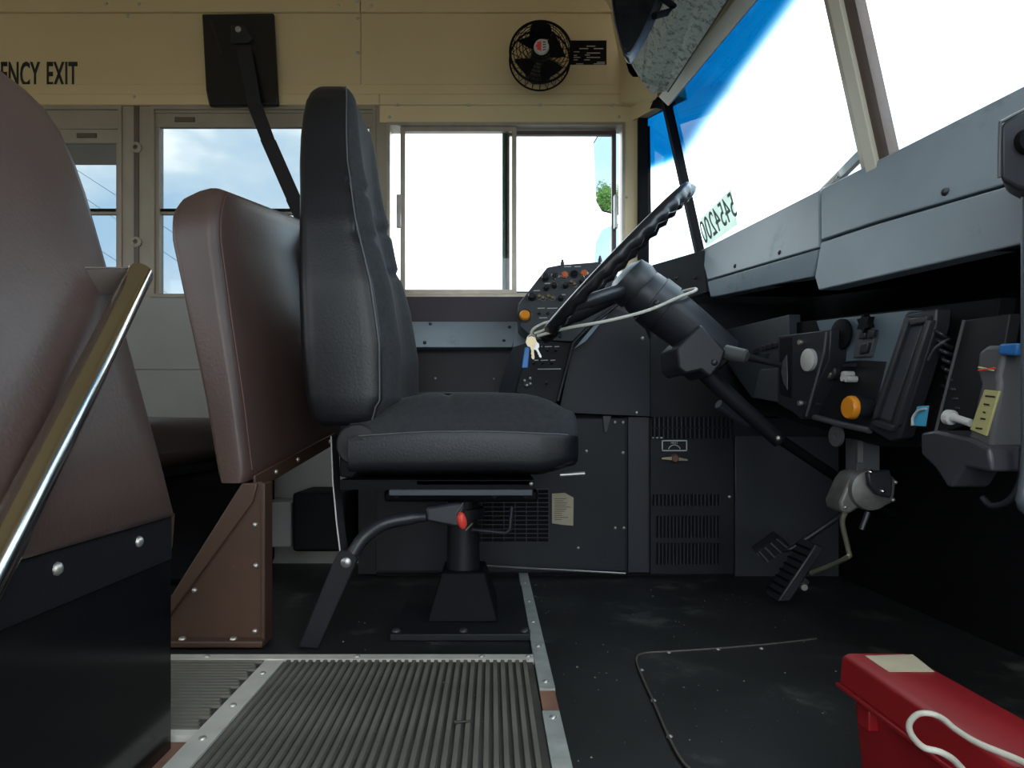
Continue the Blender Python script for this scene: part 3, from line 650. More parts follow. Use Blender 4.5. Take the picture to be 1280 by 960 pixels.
# switch console below the driver window
YS = 2.0
sw = thing('switch_console', 'dark switch console with round knobs and indicator lamps under the driver window', 'console', P(690, 500, 2.1))
up_ = [(684,334),(700,331),(750,327),(772,345),(757,386),(716,427),(668,425),(650,408),(648,380)]
nS = V((-.10, -1, .28)).normalized(); pS = P(700, 400, YS)
def SP(u, v, d=0.): return RP(u, v, pS, nS) + nS * d
MB().prism([SP(*p) for p in up_], (0, .16, 0)).build('upper_panel', mat('console_paint', (.050,.057,.066), .45, var=.1), sw, bevel=.003)
lo_ = [(663,424),(714,428),(718,428),(696,503),(690,502),(644,490)]
MB().prism([SP(*p, -.004) for p in lo_], (0, .12, 0)).build('lower_panel', black, sw, bevel=.002)
MB().tube([SP(776,378,.004), SP(757,393,.004), SP(733,412,.004), SP(716,430,.004), SP(697,502,.004)], .005, 8).build('edge_trim', plastic, sw, smooth=60)
MB().prism([SP(757,388,-.01), SP(768,382,-.01), SP(733,424,-.01), SP(718,434,-.01)], (0,.03,0)).build('edge_bracket', slate, sw)
def knob(u, v, r, h, m, name='knob', ring=None, seg=16):
    k = MB().lathe(SP(u, v), nS, [(-.002, r), (h*.7, r*.95), (h, r*.75), (h, 0)], seg).build(name, m, sw, smooth=40)
    if ring: MB().lathe(SP(u, v), nS, [(0, r*1.35), (.003, r*1.35), (.005, r*1.15), (.003, r)], seg).build('bezel', ring, k, smooth=40)
    return k
knob(656, 395, .0165, .012, orange, 'indicator_lamp', darkbolt, 20)
for u, v, m in ((694,345,plastic),(706,344,redlens),(718,343,softblk),(730,342,redlens)): knob(u, v, .0095, .006, m, 'indicator_lamp', chrome if m is not softblk else plastic)
for u, v in ((682,348),(683,361),(693,358),(707,358),(728,353),(665,372),(701,374)): knob(u, v, .0085 if u not in (665,682) else .012, .018, plastic)
for u, v in ((714,354),(718,357),(729,351),(674,372),(679,374),(686,372),(691,374),(693,356)): knob(u, v, .0065, .014, chrome, 'toggle_switch', boltm)
for u, v in ((674,392),(685,392),(675,432),(700,421)): knob(u, v, .005, .008, plastic)
for u, v in ((684,438),(695,438),(678,454),(690,454),(667,454),(700,418),(683,479)): knob(u, v, .004, .010, darkbolt, 'toggle_switch')
pr = MB()
def mark(u, v, l): pr.prism([SP(u, v, .0003), SP(u + l, v - .3, .0003), SP(u + l, v + .7, .0003), SP(u, v + 1, .0003)], nS * .0004)
for u, v, l in ((705,333,9),(718,333,8),(667,363,8),(681,354,7),(672,385,9),(684,385,13),(702,368,5),(674,397,10),(674,433,4),(681,433,9),(693,433,6),(668,450,5),(676,450,9),(688,450,6),(672,461,29)): mark(u, v, l)
pr.build('switch_marking', white, sw, kind='stuff')
for u, v in ((656,477),(663,474),(663,481),(659,483)): knob(u, v, .004, .012, boltm, 'key_lock')
MB().lathe(SP(659, 479), nS, [(0,.012),(.004,.012),(.005,.006),(.005,0)], 14).build('lock_plate', plastic, sw, smooth=40)
copies('bracket_tab', MB().lathe((0,0,-.002), (0,0,1), [(0,.006),(.008,.006),(.012,.004),(.018,.003),(.018,0)], 8), darkbolt, sw, [SP(703, 331), SP(750, 326.5)])
# trim panel between console and column
MB().prism([P(716,430,2.03), P(768,384,2.03), P(800,396,2.03), P(813,425,2.03), P(813,521,2.05), P(698,516,2.05)], (0,.10,0)).build('knee_panel', panelblk, hb, bevel=.002)
copies('screw', dome(.006,.004,(0,-1,0)), boltm, hb, [P(803,423,2.03), P(796,516,2.045)])
MB().box(P(813, 380, 2.10), P(1000, 521, 2.10) + V((0,.06,0))).build('upper_filler', black, hb)

# ================================================================== STEERING
YD = 1.65
C = P(768, 332, YD); Tp = P(858, 241, YD); Bt = P(678, 424, YD)
ax_r = (Tp - Bt).normalized(); R_ = (Tp - Bt).length / 2 - .014
ax_n = V((ax_r.z, 0, -ax_r.x)).normalized()                                    # down the column
stw = thing('steering_wheel', 'black steering wheel with finger-grip rim seen nearly edge-on', 'steering wheel', C)
rim = []; nseg = 144
for i in range(nseg):
    a = 2*math.pi*i/nseg; rad = ax_r * math.cos(a) + V((0,1,0)) * math.sin(a); c_ = C + rad * R_; L = []
    for k in range(12):
        b = 2*math.pi*k/12; rr = .0155
        if math.sin(b) > .1: rr += .0035 * math.cos(a * 36)
        L.append(c_ + (rad * math.cos(b) + ax_n * math.sin(b)) * rr)
    rim.append(L)
MB().loft(rim, True).build('rim', mat('wheel_plastic', (.016,.016,.020), .28), stw, smooth=60)
hubc = C + ax_n * .055
for a in (math.pi*.78, -math.pi*.78):
    rad = ax_r * math.cos(a) + V((0,1,0)) * math.sin(a)
    MB().tube(smooth_path([C + rad * (R_ - .005), C + rad * R_ * .7 + ax_n * .02, hubc + rad * .05], 5), [.013]*5 + [.017]*6, 10).build('spoke', plastic, stw, smooth=60)
MB().lathe(hubc - ax_n * .03, ax_n, [(0, 0), (0, .03), (.012, .055), (.04, .062), (.06, .058)], 24).build('hub', plastic, stw, smooth=40)
sc_ = thing('steering_column', 'thick dark steering column with shroud and clamp bracket below the wheel', 'steering column', P(960, 545, YD))
a0 = hubc + ax_n * .02; end = P(905, 447, YD); dn = (end - a0); ln = dn.length; dn.normalize()
MB().lathe(a0, dn, [(0, .052), (.02, .058), (.045, .060), (.046, .063), (.085, .064), (.086, .060), (ln*.75, .055), (ln, .050), (ln + .01, .03)], 28).build('shroud', mat('column_shroud', (.020,.022,.028), .36, var=.1), sc_, smooth=35)
MB().prism([P(846,434,1.57), P(870,410,1.57), P(877,405,1.57), P(908,438,1.57), P(902,455,1.57), P(888,472,1.57), P(876,463,1.57), P(857,468,1.57), P(848,460,1.57)], (0,.16,0)).build('clamp_bracket', plastic, sc_, bevel=.006)
copies('bolt', dome(.008,.006,(0,-1,0)), darkbolt, sc_, [P(893, 453, 1.57), P(821, 379, 1.585)])
MB().tube([P(870, 455, YD), P(905, 489, YD), P(974, 551, YD + .02)], [.022,.020,.018], 12).build('lower_shaft', black, sc_, smooth=60)
MB().tube([P(966, 543, YD + .02), V((1.045, YD + .12, .22))], .013, 10).build('drop_shaft', softblk, sc_, smooth=60)
MB().tube([P(898, 505, YD + .05), P(935, 530, YD + .08)], .012, 8).build('link_arm', slate2, sc_)
copies('bolt', dome(.007,.006,(0,-1,0)), boltm, sc_, [P(973, 548, YD - .01)])
# stalk lever
MB().tube([P(925, 444, 1.60), P(975, 456, 1.62)], [.009, .007], 10).build('lever_arm', plastic, sc_, smooth=60)
MB().lathe(P(906, 440, 1.60), P(938, 447, 1.56) - P(906, 440, 1.60), [(0, .012), (.002, .018), (.05, .017), (.055, .012), (.055, 0)], 16).build('lever_knob', greyplas, sc_, smooth=40)

# keys on a cord round the wheel and column
ky = thing('key_bunch', 'bunch of keys with a blue tag hanging from a cream cord on the steering wheel', 'keys', P(663, 425, 1.62))
kp = P(664, 421, 1.615)
MB().tube(smooth_path([kp, P(666, 412, 1.61), P(680, 404, 1.615), P(700, 398, 1.61), P(716, 390, 1.60), P(700, 404, 1.58), P(668, 417, 1.60)], 5), .0032, 8).build('cord', cordm, ky, smooth=60)
MB().tube(smooth_path([P(672, 420, 1.60), P(710, 410, 1.56), P(760, 401, 1.55), P(810, 388, 1.55), P(850, 371, 1.56), P(868, 364, 1.60), P(868, 361, 1.66), P(850, 365, 1.70)], 6), .0040, 8).build('cord', cordm, ky, smooth=60)
MB().tube(arc(kp + V((0,-.008,-.006)), .010, 0, 6.2, 16), .0013, 6).build('key_ring', steel, ky)
def key(u, v, s, rot, y):
    c = P(u, v, y); ca, sa_ = math.cos(rot), math.sin(rot)
    shape = [(.0,.013),(.009,.010),(.013,0),(.010,-.009),(.0035,-.013),(.0035,-.038),(.001,-.043),(-.0025,-.040),(-.004,-.036),(-.0025,-.032),(-.004,-.028),(-.0025,-.024),(-.0035,-.013),(-.010,-.009),(-.013,0),(-.009,.010)]
    return MB().prism([c + V(((x*ca - z*sa_)*s, 0, (x*sa_ + z*ca)*s)) for x, z in shape], (0,.002,0))
key(664, 427, 1.0, .12, 1.60).build('key', brass, ky); key(669, 432, .75, .45, 1.606).build('key', steel, ky)
MB().prism([P(656,434,1.612), P(663,432,1.612), P(660,460,1.612), P(652,460,1.612)], (0,.004,0)).build('key_tag', blue, ky, bevel=.002)

# ================================================================== DASHBOARD
db = thing('dashboard', 'slate grey metal dashboard cowl running below the windscreen', 'dashboard', (.8, 1.4, .74))
def dslab(name, q, m, ext=(.05, 0, 0), bevel=.003): return MB().prism([P(*p) for p in q], ext).build(name, m, db, bevel=bevel)
Yl = lambda u: 1.0516 / ((u - 615) / 850 + .196)
def tl(u): return 313 - (u - 875) * .509
q1, q2 = 875, 1024
dslab('upper_panel', [(q1, tl(q1), Yl(q1)), (q2, tl(q2), Yl(q2)), (q2, 309, Yl(q2) - .04), (884, 350, Yl(884) - .03)], slate)
dslab('lower_panel', [(884, 352, Yl(884) - .03), (q2, 311, Yl(q2) - .04), (1016, 346, Yl(1016) - .02), (888, 372, Yl(888) - .02)], slate)
dslab('upper_panel', [(1026, tl(1026), Yl(1026)), (1330, tl(1330), Yl(1330)), (1330, 208, Yl(1330) - .03), (1094, 277, Yl(1094) - .04), (1026, 300, Yl(1026) - .04)], slate)
dslab('lower_panel', [(1026, 303, Yl(1026) - .042), (1093, 281, Yl(1093) - .042), (1330, 212, Yl(1330) - .032), (1330, 292, Yl(1330) - .04), (1023, 363, Yl(1023) - .05), (1018, 346, Yl(1018) - .05)], slate)
# shelf under the cowl and the dark space below it
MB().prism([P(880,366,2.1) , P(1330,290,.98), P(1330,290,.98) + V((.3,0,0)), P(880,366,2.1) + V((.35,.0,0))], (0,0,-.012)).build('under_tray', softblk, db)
copies('knob_screw', dome(.008,.010,(-1,-.3,0)), darkbolt, db, [P(921,333,Yl(921)-.02), P(977,316,Yl(977)-.025), P(1183,240,Yl(1183)-.03)])
mb = MB().prism([V((.70,2.2,.99)), V((.92,1.06,.99)), V((.70,-.05,.99)), V((1.045,-.05,.99)), V((1.045,2.2,.99))], (0,0,-.02)); mb.build('top_deck', black, db)
MB().prism([V((.88,1.0,.985)), V((.69,.0,.985)), V((.69,.0,.76)), V((.86,1.0,.76))], (.05,0,0)).build('upper_panel', slate, db)

Xd = lambda Y: .70 + (2.1 - Y) * .15
def D(u, v, off=0.): return P(u, v, (1.015 - off) / ((u - 615) / 850 + .15))
ip = thing('instrument_panel', 'blue grey instrument panel with gauges, switches and an orange knob', 'instrument panel', (.8, 1.55, .42))
nD = V((-1, -.15, 0)).normalized()
def dp(name, q, m, off=0., ext=(.03,0,0), parent=None, bevel=.002): return MB().prism([D(u, v, off) for u, v in q], ext).build(name, m, parent or ip, bevel=bevel)
dp('back_panel', [(895,415),(1250,372),(1215,560),(1100,558),(1000,530),(930,505)], softblk, -.02)
dp('side_panel', [(908,412),(986,393),(986,470),(984,502),(940,498),(910,456)], slate2, .0)
for i, (u, v) in enumerate(((941,436),(951,432),(959,430),(967,428),(941,446),(953,442))): dp('rocker_switch', [(u,v),(u+5,v-1),(u+4,v+6),(u-1,v+7)], plastic, .008, (.01,0,0))
lp = dp('gauge_cluster', [(950,462),(972,460),(972,503),(941,497)], greyplas, .006)
gb = dp('gauge_box', [(972,420),(1038,412),(1036,450),(1006,512),(1001,524),(992,516),(972,505)], plastic, .05, (.06,0,0))
dp('gauge_recess', [(974,422),(989,421),(989,498),(974,492)], softblk, .052, (.004,0,0))
dp('gauge_arc', [(978,452),(983,443),(984,470),(984,488),(979,478),(976,465)], greyplas, .054, (.003,0,0))
def disc(u, v, r, h, m, name, off=0., axis=None, par=None, seg=20, sq=1.0): return MB().lathe(D(u, v, off), axis or nD, [(-.004, r), (h*.8, r), (h, r*.9), (h, 0)], seg).build(name, m, par or ip, smooth=40)
disc(1012, 450, .026, .008, white, 'gauge_face', .052)
for u, v in ((1001,428),(1001,504)): disc(u, v, .006, .006, boltm, 'screw', .052)
MB().tube([D(1033,415,.055), D(1030,440,.055), D(1008,520,.055)], .003, 6).build('cable', greyplas, ip)
dp('main_panel', [(1020,401),(1136,388),(1130,400),(1088,532),(1085,536),(1006,517),(1030,430)], bluegrey, .012)
MB().lathe(D(1053,418,.02), nD, [(0,.034),(.006,.034),(.010,.028),(.010,0)], 24).build('round_cap', softblk, ip, smooth=40)
stn = D(1086, 404, .02); sy = V((-.15,1,0)).normalized()
MB().prism([stn + sy * (.021 if i % 2 else .013) * math.cos(i*math.pi/6) + V((0,0,1)) * (.021 if i % 2 else .013) * math.sin(i*math.pi/6) for i in range(12)], nD * .014).build('star_knob', softblk, ip)
bx_ = dp('switch_block', [(1069,418),(1093,412),(1092,422),(1086,446),(1066,447),(1068,436)], greyplas, .022, (.012,0,0))
for q in ([(1074,414),(1081,413),(1080,423),(1072,424)], [(1084,412),(1092,412),(1090,422),(1083,423)], [(1076,430),(1085,428),(1082,441),(1073,443)]): dp('rocker', q, plastic, .03, (.01,0,0), bx_)
dp('black_field', [(1018,455),(1075,450),(1108,452),(1088,532),(1085,536),(1007,516)], black, .0135, (.004,0,0))
disc(1042,465,.018,.010, darkbolt, 'ignition_switch', .02); disc(1041,467,.010,.014, boltm, 'lock_barrel', .02)
for u, v in ((1064,468),(1068,474),(1063,473)): disc(u, v, .007, .02, white, 'toggle', .02)
MB().prism([D(1058,455,.02), D(1071,454,.02), D(1071,458,.02), D(1058,459,.02)], nD*.01).build('toggle_guard', plastic, ip)
disc(1022, 503, .012, .012, darkbolt, 'gauge_stem', .02)
kn = MB().lathe(D(1088,509,.015), D(1063,509,.06)-D(1088,509,.015), [(0,.02),((D(1063,509,.06)-D(1088,509,.015)).length*.92,.026),((D(1063,509,.06)-D(1088,509,.015)).length*.93,.024),((D(1063,509,.06)-D(1088,509,.015)).length*.94,.0)], 24).build('knob_body', plastic, ip, smooth=40)
kd = (D(1063,509,.06)-D(1088,509,.015)).normalized()
MB().lathe(D(1064,509.5,.06), kd, [(-.004,.0245),(.004,.0245),(.009,.021),(.010,0)], 24).build('knob_face', orange, kn, smooth=40, label='bright orange round knob face')
MB().tube([D(1010,519,.02), D(1050,530,.02), D(1088,538,.02)], .007, 10).build('lower_lip', greyplas, ip, smooth=60)
# framed tray
oq = [(1131,392),(1170,385),(1168,408),(1124,548),(1112,552),(1086,537),(1088,522)]
iq = [(1139,405),(1156,402),(1124,512),(1113,530),(1093,520)]
dp('tray_frame', oq, plastic, .03, (.03,0,0), bevel=.004)
dp('tray_floor', [(1134,409),(1153,406),(1112,527),(1094,521)], slate2, .0315, (.004,0,0))
for q in ([(1131,395),(1136,396),(1094,522),(1088,526)], [(1156,400),(1162,400),(1120,532),(1114,532)], [(1133,398),(1158,394),(1156,403),(1137,407)], [(1090,524),(1117,532),(1112,540),(1089,532)]):
    dp('frame_bar', q, mat('tray_bar', (.032,.034,.04), .4), .042, (.014,0,0), bevel=.003)
# wires
for k in range(9):
    u = 1165 + k * 3; MB().tube(smooth_path([D(u + random.uniform(-6,6), 410 + 12*k, .0), D(u + 8, 415 + 12*k, .03), D(u + 22, 425 + 10*k, .01)], 4), .0035, 6).build('wire', plastic, ip, smooth=60)
MB().tube(smooth_path([D(1160,450,.03), D(1168,436,.04), D(1178,428,.04), D(1186,424,.02)], 4), .0022, 6).build('wire', greyplas, ip, smooth=60)
dp('side_cover', [(1205,400),(1262,392),(1240,520),(1168,545)], black, .03, (.02,0,0))
MB().tube([D(1205,400,.034), D(1168,545,.034)], .0025, 6).build('cover_edge', greyplas, ip)
cyn = thing('wire_tag', 'light blue tag with a white arc beside the framed tray', 'tag', D(1152, 535, .06))
MB().prism([D(1150,508,.05), D(1162,507,.05), D(1158,533,.05), D(1141,532,.05)], nD * .006).build('tag', cyan, cyn, bevel=.001)
MB().tube(smooth_path([D(1141,532,.062), D(1141,522,.062), D(1148,513,.062), D(1158,511,.062)], 4), .0024, 6).build('loop', white, cyn, smooth=60)
# brake chamber unit with the yellow label
vu = thing('valve_unit', 'grey valve unit with yellow label, white fitting and blue connector', 'valve', D(1225, 560, .1))
VO = .12
dp('body', [(1222,440),(1233,432),(1250,432),(1254,446),(1248,470),(1250,480),(1238,560),(1212,556),(1210,545),(1225,480),(1220,462)], greyplas, VO, (.05,0,0), vu, .006)
yl = dp('label_plate', [(1230,487),(1249,489),(1232,545),(1212,537)], yellow, VO + .004, (.004,0,0), vu, .001)
tx = MB()
for (u, v, l) in ((1232,494,12),(1230,504,7),(1229,514,3),(1226,522,6),(1220,534,8)): tx.prism([D(u,v,VO+.006), D(u+l,v+1,VO+.006), D(u+l-.5,v+3,VO+.006), D(u-.5,v+2,VO+.006)], nD*.0005)
tx.build('label_print', ink, vu)
dp('blue_connector', [(1248,430),(1272,429),(1270,445),(1247,443)], blue, VO + .01, (.03,0,0), vu, .003)
for q, m in (([(1222,458),(1240,462),(1240,464),(1222,460)], yellow), ([(1222,462),(1242,459),(1242,461),(1222,464)], redbtn)): dp('wire_lead', q, m, VO + .012, (.004,0,0), vu, .0005)
MB().tube([D(1186,521,VO), D(1196,523,VO), D(1214,529,VO)], [.010,.006,.006], 10).build('white_fitting', white, vu, smooth=50)
MB().lathe(D(1184,521,VO), D(1190,522,VO)-D(1184,521,VO), [(0,.012),(.010,.012),(.012,.008)], 12).build('fitting_nut', white, vu, smooth=40)
cl_ = dp('cowl', [(1150,541),(1168,538),(1212,548),(1236,560),(1240,590),(1226,588),(1205,583),(1190,608),(1184,610),(1168,585),(1150,568)], mat('smoky_plastic', (.045,.045,.055), .3), VO + .01, (.06,0,0), vu, .01)
MB().tube(smooth_path([D(1279,560,.1), D(1276,600,.1), D(1262,625,.1), D(1240,632,.1), D(1228,622,.1)], 5), .005, 8).build('hose', plastic, vu, smooth=60)

# pedal valve, gas rod and pedals
pv = thing('pedal_valve', 'cast grey treadle valve under the dash with a bent bright rod', 'valve', P(1080, 640, 1.5))
yv_ = 1.50
MB().prism([P(u, v, yv_) for u, v in ((1062,600),(1070,590),(1090,586),(1110,590),(1122,600),(1118,628),(1104,634),(1076,634),(1062,643),(1052,640),(1050,628))], (0,.07,0)).build('body', castalu, pv, bevel=.006)
MB().lathe(P(1086,612,yv_), (0,-1,0), [(0,.046),(.012,.044),(.016,.036),(.016,0)], 28).build('dome', castalu, pv, smooth=40)
MB().prism([P(u, v, yv_ - .018) for u, v in ((1080,590),(1108,586),(1112,600),(1110,622),(1092,618),(1082,606))], (0,-.014,0)).build('black_clamp', plastic, pv, bevel=.004)
copies('bolt', dome(.006,.006,(0,-1,0)), chrome, pv, [P(1088,590,yv_-.032), P(1103,614,yv_-.032)])
copies('bolt', dome(.005,.005,(0,-1,0)), boltm, pv, [P(1119,603,yv_), P(1116,625,yv_), P(1056,634,yv_)])
MB().box(P(1071,548,yv_+.02), P(1100,590,yv_+.02) + V((0,.05,0))).build('bracket', greyplas, pv, bevel=.002)
MB().box(P(1072,549,yv_+.015), P(1079,578,yv_+.015) + V((0,.005,0))).build('slotted_plate', steel, pv)
MB().tube(smooth_path([P(1056,642,yv_), P(1053,655,yv_+.01), P(1061,690,yv_+.03), P(1060,696,yv_+.03), P(1040,706,yv_+.10), P(1014,716,yv_+.17)], 4), .0055, 10).build('rod', mat('zinc_rod', (.62,.58,.38), .3, metal=.8), pv, smooth=60)
MB().tube([P(1085,640,yv_), P(1077,662,yv_)], .006, 8).build('arm', darkbolt, pv)
gd = D(1047,545,.01)
MB().lathe(gd, nD, [(0,.024),(.006,.024),(.006,.008),(.002,.007)], 18).build('gear_disc', greyplas, ip, smooth=40)
ap = thing('accelerator_pedal', 'long black accelerator treadle leaning from the floor', 'pedal', PZ(978, 757))
MB().prism([P(972,752,1.70), P(988,752,1.70), P(1032,684,1.70), P(1020,680,1.70)], (0,.085,0)).build('treadle', plastic, ap, bevel=.004)
rbm = MB()
copies('tread_rib', MB().box((-.003,0,-.002),(.003,.08,.002)), softblk, ap, [P(972 + 48*t, 752 - 72*t, 1.70) + V((-.001,.003,.001)) for t in [i/9 for i in range(1,9)]])
MB().lathe(P(1005,734,1.70), (0,-1,0), [(-.02,.008),(.004,.008),(.004,.003),(.007,.003),(.007,0)], 12).build('pivot_bolt', boltm, ap, smooth=40)
MB().prism([P(1003,718,1.71), P(1012,728,1.71), P(1004,738,1.71), P(994,732,1.71)], (0,.03,0)).build('pivot_bracket', darkbolt, ap)
bpd = thing('brake_pedal', 'black rubber brake pedal pad with cross ribs on a long arm', 'pedal', P(965, 705, 1.80))
MB().prism([P(945,692,1.78), P(957,706,1.78), P(988,682,1.82), P(974,671,1.82)], (.004,.05,.01)).build('pad', plastic, bpd, bevel=.004)
for i in range(4):
    t = (i + .5) / 4; a = P(945,692,1.778).lerp(P(974,671,1.818), t); b = P(957,706,1.778).lerp(P(988,682,1.818), t)
    MB().bar(a, b, .004, .004, (0,1,0)).build('pad_rib', slate2, bpd)
MB().tube([P(975,688,1.83), P(990,686,1.83), P(1055,642,1.75), P(1085,600,1.70)], .008, 8).build('arm', plastic, bpd, smooth=60)

# door control at the right with pole
dc = thing('door_control', 'dark rounded control box with pale edge on a grey pole by the dashboard', 'control box', P(1275, 400, .92))
yq = .90
MB().prism([P(u, v, yq) for u, v in ((1250,158),(1256,149),(1300,128),(1330,128),(1330,232),(1290,240),(1272,236),(1250,224))], (.045,.05,.0)).build('box', mat('control_box', (.03,.03,.036), .45), dc, bevel=.006)
MB().tube(smooth_path([P(1249,222,yq-.001), P(1250,160,yq-.001), P(1256,150,yq-.001), P(1300,128,yq-.001)], 4), .0022, 6).build('edge_bead', greyplas, dc, smooth=60)
MB().lathe(P(1284,178,yq), (0,-1,0), [(0,.018),(.008,.016),(.008,0)], 20).build('push_button', softblk, dc, smooth=40)
MB().tube(smooth_path([P(1285,230,yq+.03), P(1285,560,yq+.03), P(1288,640,yq+.04), P(1300,660,yq+.1) + V((.2,.1,0))], 5), .008, 12).build('pole', mat('pole_grey', (.07,.085,.10), .4), dc, smooth=60)

# ================================================================== UP FRONT: mirror, visor, fan, stickers, wiper
vz = thing('sun_visor', 'mottled grey-green sun visor sheet folded up below the header', 'visor', P(830, 60, 1.8))
va, vb_ = P(816,116,1.95), P(836,112,1.95); vc = P(786,72,1.95); vd = P(803,101,1.95)
far = V((.075, -.75, .045))
nv = (vb_ - vc).cross(far).normalized() * .004
sheet = [vc, vd, va, vb_, vb_ + far, va + far * 1.02 + V((-.05,0,.06)), vc + far + V((0,.0,.03)), vc.lerp(vc + far, .22) + V((.0,0,.0)), ]
MB().prism(sheet, nv).build('sheet', visorm, vz)
MB().tube([vb_ + V((0,.01,0)), vb_ + far], .003, 8).build('hinge_rod', darkbolt, vz)
MB().prism([P(783,80,1.97), P(788,68,1.97), P(791,96,1.97), P(786,90,1.97)], (.03,0,-.0)).build('corner_clip', brownmet, vz)
mi_ = thing('interior_mirror', 'large dark interior mirror with black rim hanging at the top of the windscreen', 'mirror', P(800, 30, 1.5))
mq = [(763,-60),(764,0),(768,25),(775,48),(781,60),(786,65),(790,62),(798,50),(810,28),(822,4),(850,-60)]
ym = 1.48
MB().prism([P(u, v, ym) + V((0, (u - 763) * .0012, 0)) for u, v in mq], (.012, .03, 0)).build('shell', plastic, mi_, bevel=.006)
ctr = (790, 0)
MB().prism([P(ctr[0] + (u - ctr[0]) * .86, ctr[1] + (v - ctr[1]) * .92, ym - .002) + V((0, (u - 763) * .0010, 0)) for u, v in mq], (0, -.002, 0)).build('glass', darkmirror, mi_)
MB().tube([P(826,-4,1.56), P(842,8,1.62), P(833,16,1.60), P(818,20,1.55)], .008, 8).build('arm', softblk, mi_, smooth=60)

fn = thing('dash_fan', 'small round black caged fan mounted on the beige upper panel', 'fan', P(676, 66, 2.15))
fc = P(676, 65, 2.13); fr_ = .0965
cg = MB()
for k in range(8):
    rr = fr_ * (.30 + .70 * k / 7); yy = -.030 * (1 - (k / 7) ** 3)
    cg.tube([fc + V((rr*math.cos(a), yy, rr*math.sin(a))) for a in [2*math.pi*i/40 for i in range(40)]], .0013 if k < 7 else .004, 5, True)
for i in range(18):
    a = 2*math.pi*i/18; cg.tube([fc + V((fr_*(.3+.7*t)*math.cos(a + .5*t), -.030*(1-t**3), fr_*(.3+.7*t)*math.sin(a + .5*t))) for t in (0,.25,.5,.75,1)], .0011, 4)
cg.tube([fc + V((fr_*math.cos(a), .05, fr_*math.sin(a))) for a in [2*math.pi*i/40 for i in range(40)]], .003, 5, True)
for i in range(24):
    a = 2*math.pi*i/24; cg.tube([fc + V((fr_*math.cos(a), 0, fr_*math.sin(a))), fc + V((fr_*math.cos(a), .05, fr_*math.sin(a))), fc + V((fr_*.4*math.cos(a), .075, fr_*.4*math.sin(a)))], .0011, 4)
cg.build('cage', softblk, fn, smooth=60)
for i in range(4):
    a0_ = .55 + i * math.pi / 2; q = []
    for t, w0 in ((.22,.45),(.55,.52),(.86,.50)):
        q.append((t, w0))
    L1 = [fc + V((fr_*t*math.cos(a0_ + w0), .012, fr_*t*math.sin(a0_ + w0))) for t, w0 in q]; L2 = [fc + V((fr_*t*math.cos(a0_ - w0), .034, fr_*t*math.sin(a0_ - w0))) for t, w0 in q]
    MB().prism(L1 + L2[::-1], (0, .002, 0)).build('blade', softblk, fn)
MB().cyl(fc + V((0,.01,0)), fc + V((0,.085,0)), .030, .034, 20).build('motor', plastic, fn, smooth=40)
bd = MB().cyl(fc + V((0,-.034,0)), fc + V((0,-.026,0)), .022, .024, 24).build('badge', white, fn, smooth=40)
q = [fc + V((-.001,-.0345,-.017)), fc + V((-.001,-.0345,.017))]
for i in range(9):
    a = math.pi/2 + math.pi * i / 8; rr = .018 if i % 2 == 0 else .014; q.append(fc + V((rr*math.cos(a) - .001, -.0345, rr*math.sin(a))))
MB().prism(q[2:], (0,-.0006,0)).build('badge_emblem', redbtn, bd)
m2 = MB()
for a in (.9, .3, -.3, -.9): m2.prism([fc + V((.004,-.0345,.014*a-.002)), fc + V((.013,-.0345,.012*a-.001)), fc + V((.013,-.0345,.012*a+.0015)), fc + V((.004,-.0345,.014*a+.001))], (0,-.0006,0))
m2.build('badge_lettering', ink, bd)
MB().lathe(fc + V((0, .085, 0)), (0,1,0), [(0,.034),(.034,.045),(.0345,0)], 20).build('mount', plastic, fn, smooth=40)
MB().prism([P(664,30,2.12), P(676,26,2.12), P(688,30,2.12), P(690,38,2.12), P(662,38,2.12)], (0,.05,0)).build('top_bracket', softblk, fn, bevel=.003)
copies('screw', dome(.005,.004,(0,-1,0)), boltm, wl, [V((wx(658), YW, wz(104))), V((wx(692), YW, wz(104)))])
pl = thing('instruction_plate', 'small black instruction plate with white print beside the fan', 'plate', V((wx(736), YW, wz(81))))
MB().box((wx(712), YW - .003, wz(81)), (wx(758), YW, wz(50.5))).build('plate', softblk, pl)
tx = MB()
for (u, v, l) in ((733,58,11),(724,61,11),(742,61,12),(717,65,7),(733,66.5,17),(717,69.5,4),(731,69,6),(717,72,8),(733,72,17),(717,75,5),(730,75,7),(746,78,10),(720,80,9),(742,80,14)): tx.box((wx(u), YW - .004, wz(v + 1)), (wx(u + l), YW - .003, wz(v)))
tx.box((wx(712), YW-.0035, wz(51.2)), (wx(758), YW-.003, wz(50.5)))
tx.build('print', mat('white_ink', (.55,.50,.45), .6), pl)

# sticker on the windscreen, seen from behind
pw = wsp(1.9, 1.1, -.004); nw = V((1, .196, .222)).normalized()
WS = lambda u, v, d=0.: RP(u, v, pw, nw) - nw * d
stk = thing('windscreen_sticker', 'pale green permit sticker with reversed numbers in the windscreen corner', 'sticker', WS(895, 290))
sp4 = [WS(876,273), WS(914,235), WS(922,281), WS(882,309)]
MB().add(sp4, [(0,1,2,3)]).build('film', translucent(mat('pale_green_film', (.55,.62,.50), .6, var=.08, vscale=30), .7), stk)
text_obj('number', '5454200', .075, mat('dark_green_ink', (.05,.09,.06), .6), (sp4[1]-sp4[0]), (sp4[0]-sp4[3]), (sp4[0]+sp4[1]+sp4[2]+sp4[3])/4 - nw*.0015, stk, sx=.52, mirror=True)
